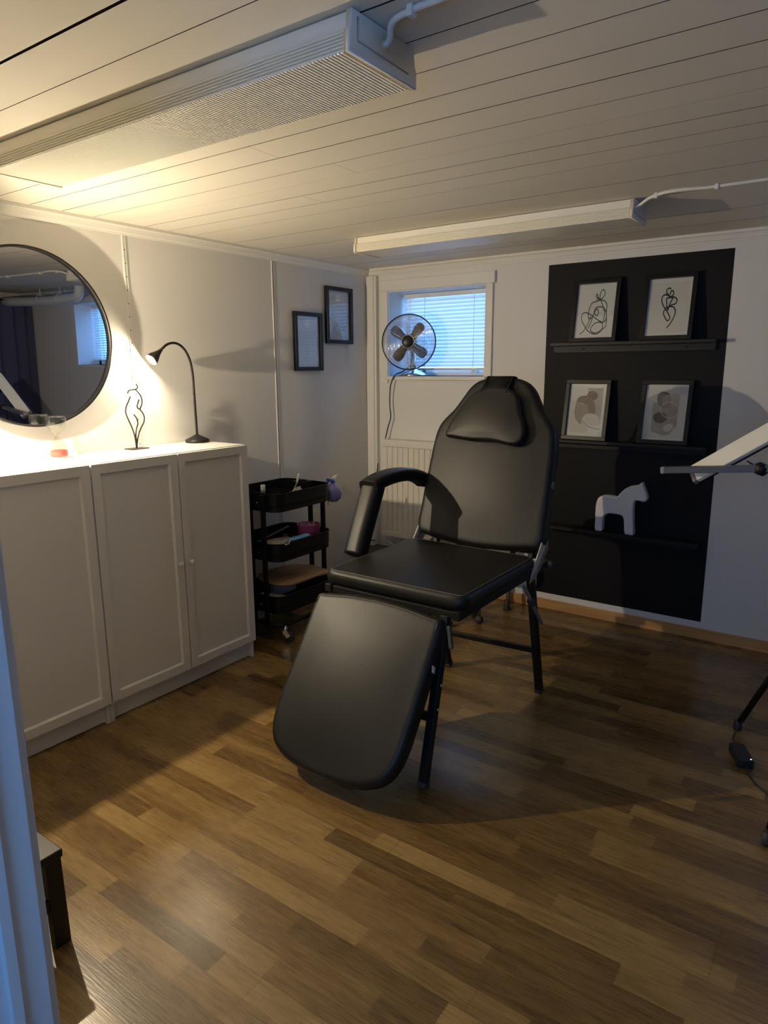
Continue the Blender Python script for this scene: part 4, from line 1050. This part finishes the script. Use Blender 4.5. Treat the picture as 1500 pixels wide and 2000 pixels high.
g = bmesh.ops.extrude_face_region(b.bm, geom=b.bm.faces[:]); bmesh.ops.translate(b.bm, vec=(0, 0, .0015), verts=[v for v in g['geom'] if isinstance(v, bmesh.types.BMVert)])
t.part('mask_cloth', b, M['maskb'])
t.part('ear_loop', MB().tube([(.350, -1.190, .543), (.374, -1.215, .540), (.384, -1.235, .530), (.376, -1.250, .528), (.354, -1.235, .537), (.337, -1.20, .543)], .0022, 6, smooth=5), M['white_pl'])
tag(MB().bar((.09, -1.18, zm+.045), (.15, -.98, .545), .018, .006, bev=.002).build('grey_file', M['grey_pl'], None), 'grey flat nail file sticking up from the middle tray', 'file')
# lowest tray
t = Thing('wooden_board', 'thin oak board laid across the lowest trolley tray', 'board', (.22, -1.02, .286))
o_ = smooth2d([(.085, -1.165), (.20, -1.225), (.330, -1.200), (.352, -1.12), (.350, -1.00), (.362, -.895), (.290, -.868), (.15, -.868), (.095, -.93), (.07, -1.08)], 5)
t.part('board', MB().prism(o_, (0, 0, .286), (1, 0, 0), (0, 1, 0), (0, 0, 1), .012, .004, 2), M['board'])
b = MB()
for k in range(4):
    a, q = .19+.10*rnd.random(), -1.26+.06*rnd.random()
    b.box((-.055, -.035, 0), (.055, .035, .003), 0, 1, Matrix.Translation((min(a, .29), q, zl+.04+k*.007)) @ Matrix.Rotation(rnd.random()*.5-.25, 4, 'Z') @ Matrix.Rotation(.12*rnd.random(), 4, 'Y'))
b.box((.15, -1.275, zl), (.34, -1.13, zl+.042), .003); b.box((.085, -1.08, zl), (.135, -.92, .2855), .003)
tag(b.build('paper_packets', M['tissue'], None, (.25, -1.22, zl)), 'white paper packets in the lowest tray under the oak board', 'papers')

# ------------------------------------------------------------------ floor lamp at the right edge
t = Thing('led_floor_lamp', 'tripod work lamp with cream light bar at the right edge', 'lamp', (2.74, -1.20, 0))
hub = Vector((2.74, -1.20, .80))
for k in range(3):
    f = Vector((2.451, -.908, 0)) - Vector((2.74, -1.20, 0)); f.rotate(Matrix.Rotation(k*2*PI/3, 4, 'Z')); foot = Vector((2.74, -1.20, 0)) + f
    l = t.part('leg', MB().tube([hub.lerp(foot + Vector((0, 0, .02)), .04), hub.lerp(foot + Vector((0, 0, .02)), .97)], .0115, 12), M['steel_b'])
    t.part('rubber_foot', MB().lathe([(0, 0), (.013, 0), (.016, .008), (.014, .04), (0, .042)], (foot.x, foot.y, 0), 16), M['rubber'], l)
t.part('hub', MB().lathe([(0, -.05), (.03, -.05), (.03, .03), (.018, .05), (0, .05)], hub, 20), M['steel_b'])
t.part('pole', MB().tube([hub, (2.74, -1.20, 1.09)], .011, 12), M['steel_b'])
t.part('arm', MB().bar((2.163, -1.20, 1.047), (2.800, -1.20, 1.108), .030, .022, bev=.002), M['armgrey'])
t.part('arm_tip', MB().bar((2.158, -1.20, 1.0465), (2.172, -1.20, 1.048), .031, .023, bev=.003), M['grey_pl'])
t.part('knuckle', MB().lathe([(0, -.016), (.016, -.016), (.022, -.006), (.022, .010), (.014, .022), (0, .022)], mtx=Matrix.Translation((2.468, -1.20, 1.072)) @ Matrix.Rotation(.35, 4, 'Y'), seg=8).tube([(2.468, -1.20, 1.06), (2.462, -1.21, 1.092)], .012, 8).bar((2.445, -1.205, 1.088), (2.425, -1.205, 1.098), .005, .005, bev=.001), M['steel_b'])
b = MB(); A_, B_ = Vector((2.248, -1.145, 1.026)), Vector((2.62, -1.145, 1.292))
dirb = (B_-A_).normalized(); nb = Vector((-.45, -.75, .50)); nb = (nb - dirb*nb.dot(dirb)).normalized()
b.bar(A_ + dirb*.014, B_, .072, .018, nb, .003); lb = t.part('light_bar', b, M['lightbar'])
t.part('bar_end', MB().bar(A_, A_ + dirb*.014, .074, .022, nb, .004), M['grey_tube'], lb)
t.part('bar_back', MB().bar(A_ + dirb*.010 - nb*.011, B_ - nb*.011, .076, .008, nb, .002), M['steel_b'], lb)
t.part('bar_bracket', MB().bar(A_.lerp(B_, .75) - nb*.012, (2.74, -1.20, 1.09), .02, .02), M['steel_b'])
t = Thing('power_adapter', 'black power adapter with white light on the floor by the tripod foot', 'adapter', (2.496, -1.137, 0))
am = Matrix.Translation((2.496, -1.137, 0)) @ Matrix.Rotation(math.radians(-67), 4, 'Z')
t.part('adapter_body', MB().box((-.060, -.027, .0005), (.060, .027, .034), .004, 2, am), M['adapt'])
t.part('indicator_light', MB().lathe([(0, 0), (.0028, 0), (.002, .001), (0, .0012)], mtx=am @ Matrix.Translation((.050, .018, .034)), seg=10), M['led'])
t.part('cable', MB().tube([am @ Vector((-.060, 0, .015)), (2.462, -1.05, .012), (2.452, -1.02, .012), (2.452, -.98, .020), (2.47, -.93, .05)], .0035, 8, smooth=5), M['rubber'])
t.part('mains_cable', MB().tube([am @ Vector((.060, .004, .012)), (2.535, -1.225, .004), (2.575, -1.29, .004), (2.63, -1.33, .004), (2.75, -1.30, .004), (2.95, -1.2, .004)], .0035, 8, smooth=5), M['rubber'])

# ------------------------------------------------------------------ step stool in the doorway corner
t = Thing('step_stool', 'low dark wooden stool partly hidden by the door frame', 'stool', (1.10, -3.12, 0))
sx0, sx1, sy0, sy1, sz = .92, 1.246, -3.235, -2.982, .262
t.part('top', MB().box((sx0, sy0, sz-.022), (sx1, sy1, sz), .003), M['stool'])
for x in (sx0+.020, sx1-.020):
    for y in (sy0+.022, sy1-.022):
        t.part('leg', MB().bar((x + (.006 if x > 1 else -.006), y, .0005), (x, y, sz-.020), .040, .024, (1, 0, 0), .002), M['stool'])
t.part('apron', MB().box((sx0+.02, sy1-.034, sz-.075), (sx1-.02, sy1-.018, sz-.022), .001).box((sx0+.02, sy0+.018, sz-.075), (sx1-.02, sy0+.034, sz-.022), .001), M['stool'])
t.part('stretcher', MB().bar((sx1-.016, sy0+.022, .12), (sx1-.016, sy1-.022, .12), .014, .03), M['stool'])

# ------------------------------------------------------------------ what only the mirror shows: curtain and pipes on the right
t = Thing('curtain', 'navy blue pleated curtain on the right, seen in the round mirror', 'curtain', (4.12, -.9, .03))
b = MB(); n = 150; rows = []
for zz, amp in ((1.925, .012), (1.86, .020), (1.2, .034), (.5, .036), (.03, .034)):
    r = []
    for k in range(n+1):
        y = -.02 - 1.9*k/n; ph = k*.62 + .8*math.sin(k*.11)
        r.append(b.bm.verts.new((4.12 + amp*math.sin(ph) + .012*math.sin(k*.21+1) - (.05 if zz < 1.3 else 0)*(1.3-zz)*.3, y + amp*.4*math.cos(ph) - (0.02*(1.93-zz)), zz)))
    rows.append(r)
for A, B in zip(rows, rows[1:]):
    for k in range(n):
        f = b.bm.faces.new((A[k], A[k+1], B[k+1], B[k])); f.smooth = True
t.part('cloth', b, M['curtain'])
t.part('rod', MB().tube([(4.12, .0, 1.94), (4.12, -1.98, 1.94)], .010, 10), M['steel_b'])
def pipe(y, xe, r, z, label):
    t = Thing('ceiling_pipe', label, 'pipe', (xe+.4, y, ZC), 'white pipes under the ceiling by the far window')
    t.part('pipe_run', MB().tube([(XR-.001, y, z), (xe+.12, y, z), (xe+.05, y, z+.006), (xe+.012, y, z+.03), (xe, y, z+.07), (xe, y, ZC-.001)], r, 18, smooth=4), M['pipe'])
    for x in (xe+.3, xe+.62): t.part('pipe_hanger', MB().tube([(x, y, z+r*.9), (x, y, ZC-.001)], .004, 8).tube([(x, y + (r+.002)*math.cos(k*PI/10), z + (r+.002)*math.sin(k*PI/10)) for k in range(20)], .003, 6, closed=True), M['pipe'])
pipe(-.26, 2.90, .040, 1.925, 'thick white pipe with elbow under the ceiling, farther from the window wall')
pipe(-.10, 2.76, .036, 1.935, 'thick white pipe with elbow under the ceiling, hugging the window wall')

# ------------------------------------------------------------------ daylight, camera, colour
w = bpy.data.worlds.new('evening_sky'); SC.world = w; w.use_nodes = True
w.node_tree.nodes['Background'].inputs[0].default_value = (.15, .42, 1.0, 1)
w.node_tree.nodes['Background'].inputs[1].default_value = 5.
for nm, wd in (('window_daylight_portal', W1), ('far_window_daylight_portal', W2), ('hall_window_daylight_portal', W3)):
    l = bpy.data.lights.new(nm, 'AREA'); l.shape = 'RECTANGLE'; l.size = wd[1]-wd[0]; l.size_y = wd[3]-wd[2]
    l.cycles.is_portal = True
    o = bpy.data.objects.new(nm, l); COL.objects.link(o); o.location = ((wd[0]+wd[1])/2, .262 if wd is not W3 else YH-.105, (wd[2]+wd[3])/2)
    o.rotation_euler = Vector((0, -1 if wd is not W3 else 1, 0)).to_track_quat('-Z', 'Y').to_euler()
cam = bpy.data.cameras.new('camera'); co = bpy.data.objects.new('camera', cam); COL.objects.link(co)
cam.sensor_fit = 'HORIZONTAL'; cam.sensor_width = 36.0; cam.lens = 1340.94/1500*36.0; cam.clip_start = .02
yaw, pit, rol = .6146, -.2069, .0065
Rm = Matrix.Rotation(yaw, 3, 'Z') @ Matrix.Rotation(pit, 3, 'X') @ Matrix.Rotation(rol, 3, 'Y')
cx, fy_, uz = Rm @ Vector((1, 0, 0)), Rm @ Vector((0, 1, 0)), Rm @ Vector((0, 0, 1))
co.matrix_world = Matrix(((cx.x, uz.x, -fy_.x, 2.7431), (cx.y, uz.y, -fy_.y, -3.7305), (cx.z, uz.z, -fy_.z, 1.4062), (0, 0, 0, 1)))
SC.camera = co
SC.view_settings.view_transform = 'Standard'; SC.view_settings.look = 'None'; SC.view_settings.gamma = 1; SC.view_settings.use_curve_mapping = False
SC.view_settings.exposure = 0.62
SC.cycles.max_bounces = 10; SC.cycles.diffuse_bounces = 6; SC.cycles.transparent_max_bounces = 16; SC.cycles.caustics_reflective = False; SC.cycles.caustics_refractive = False
SC.cycles.sample_clamp_indirect = 6.0
SC.cycles.use_denoising = True
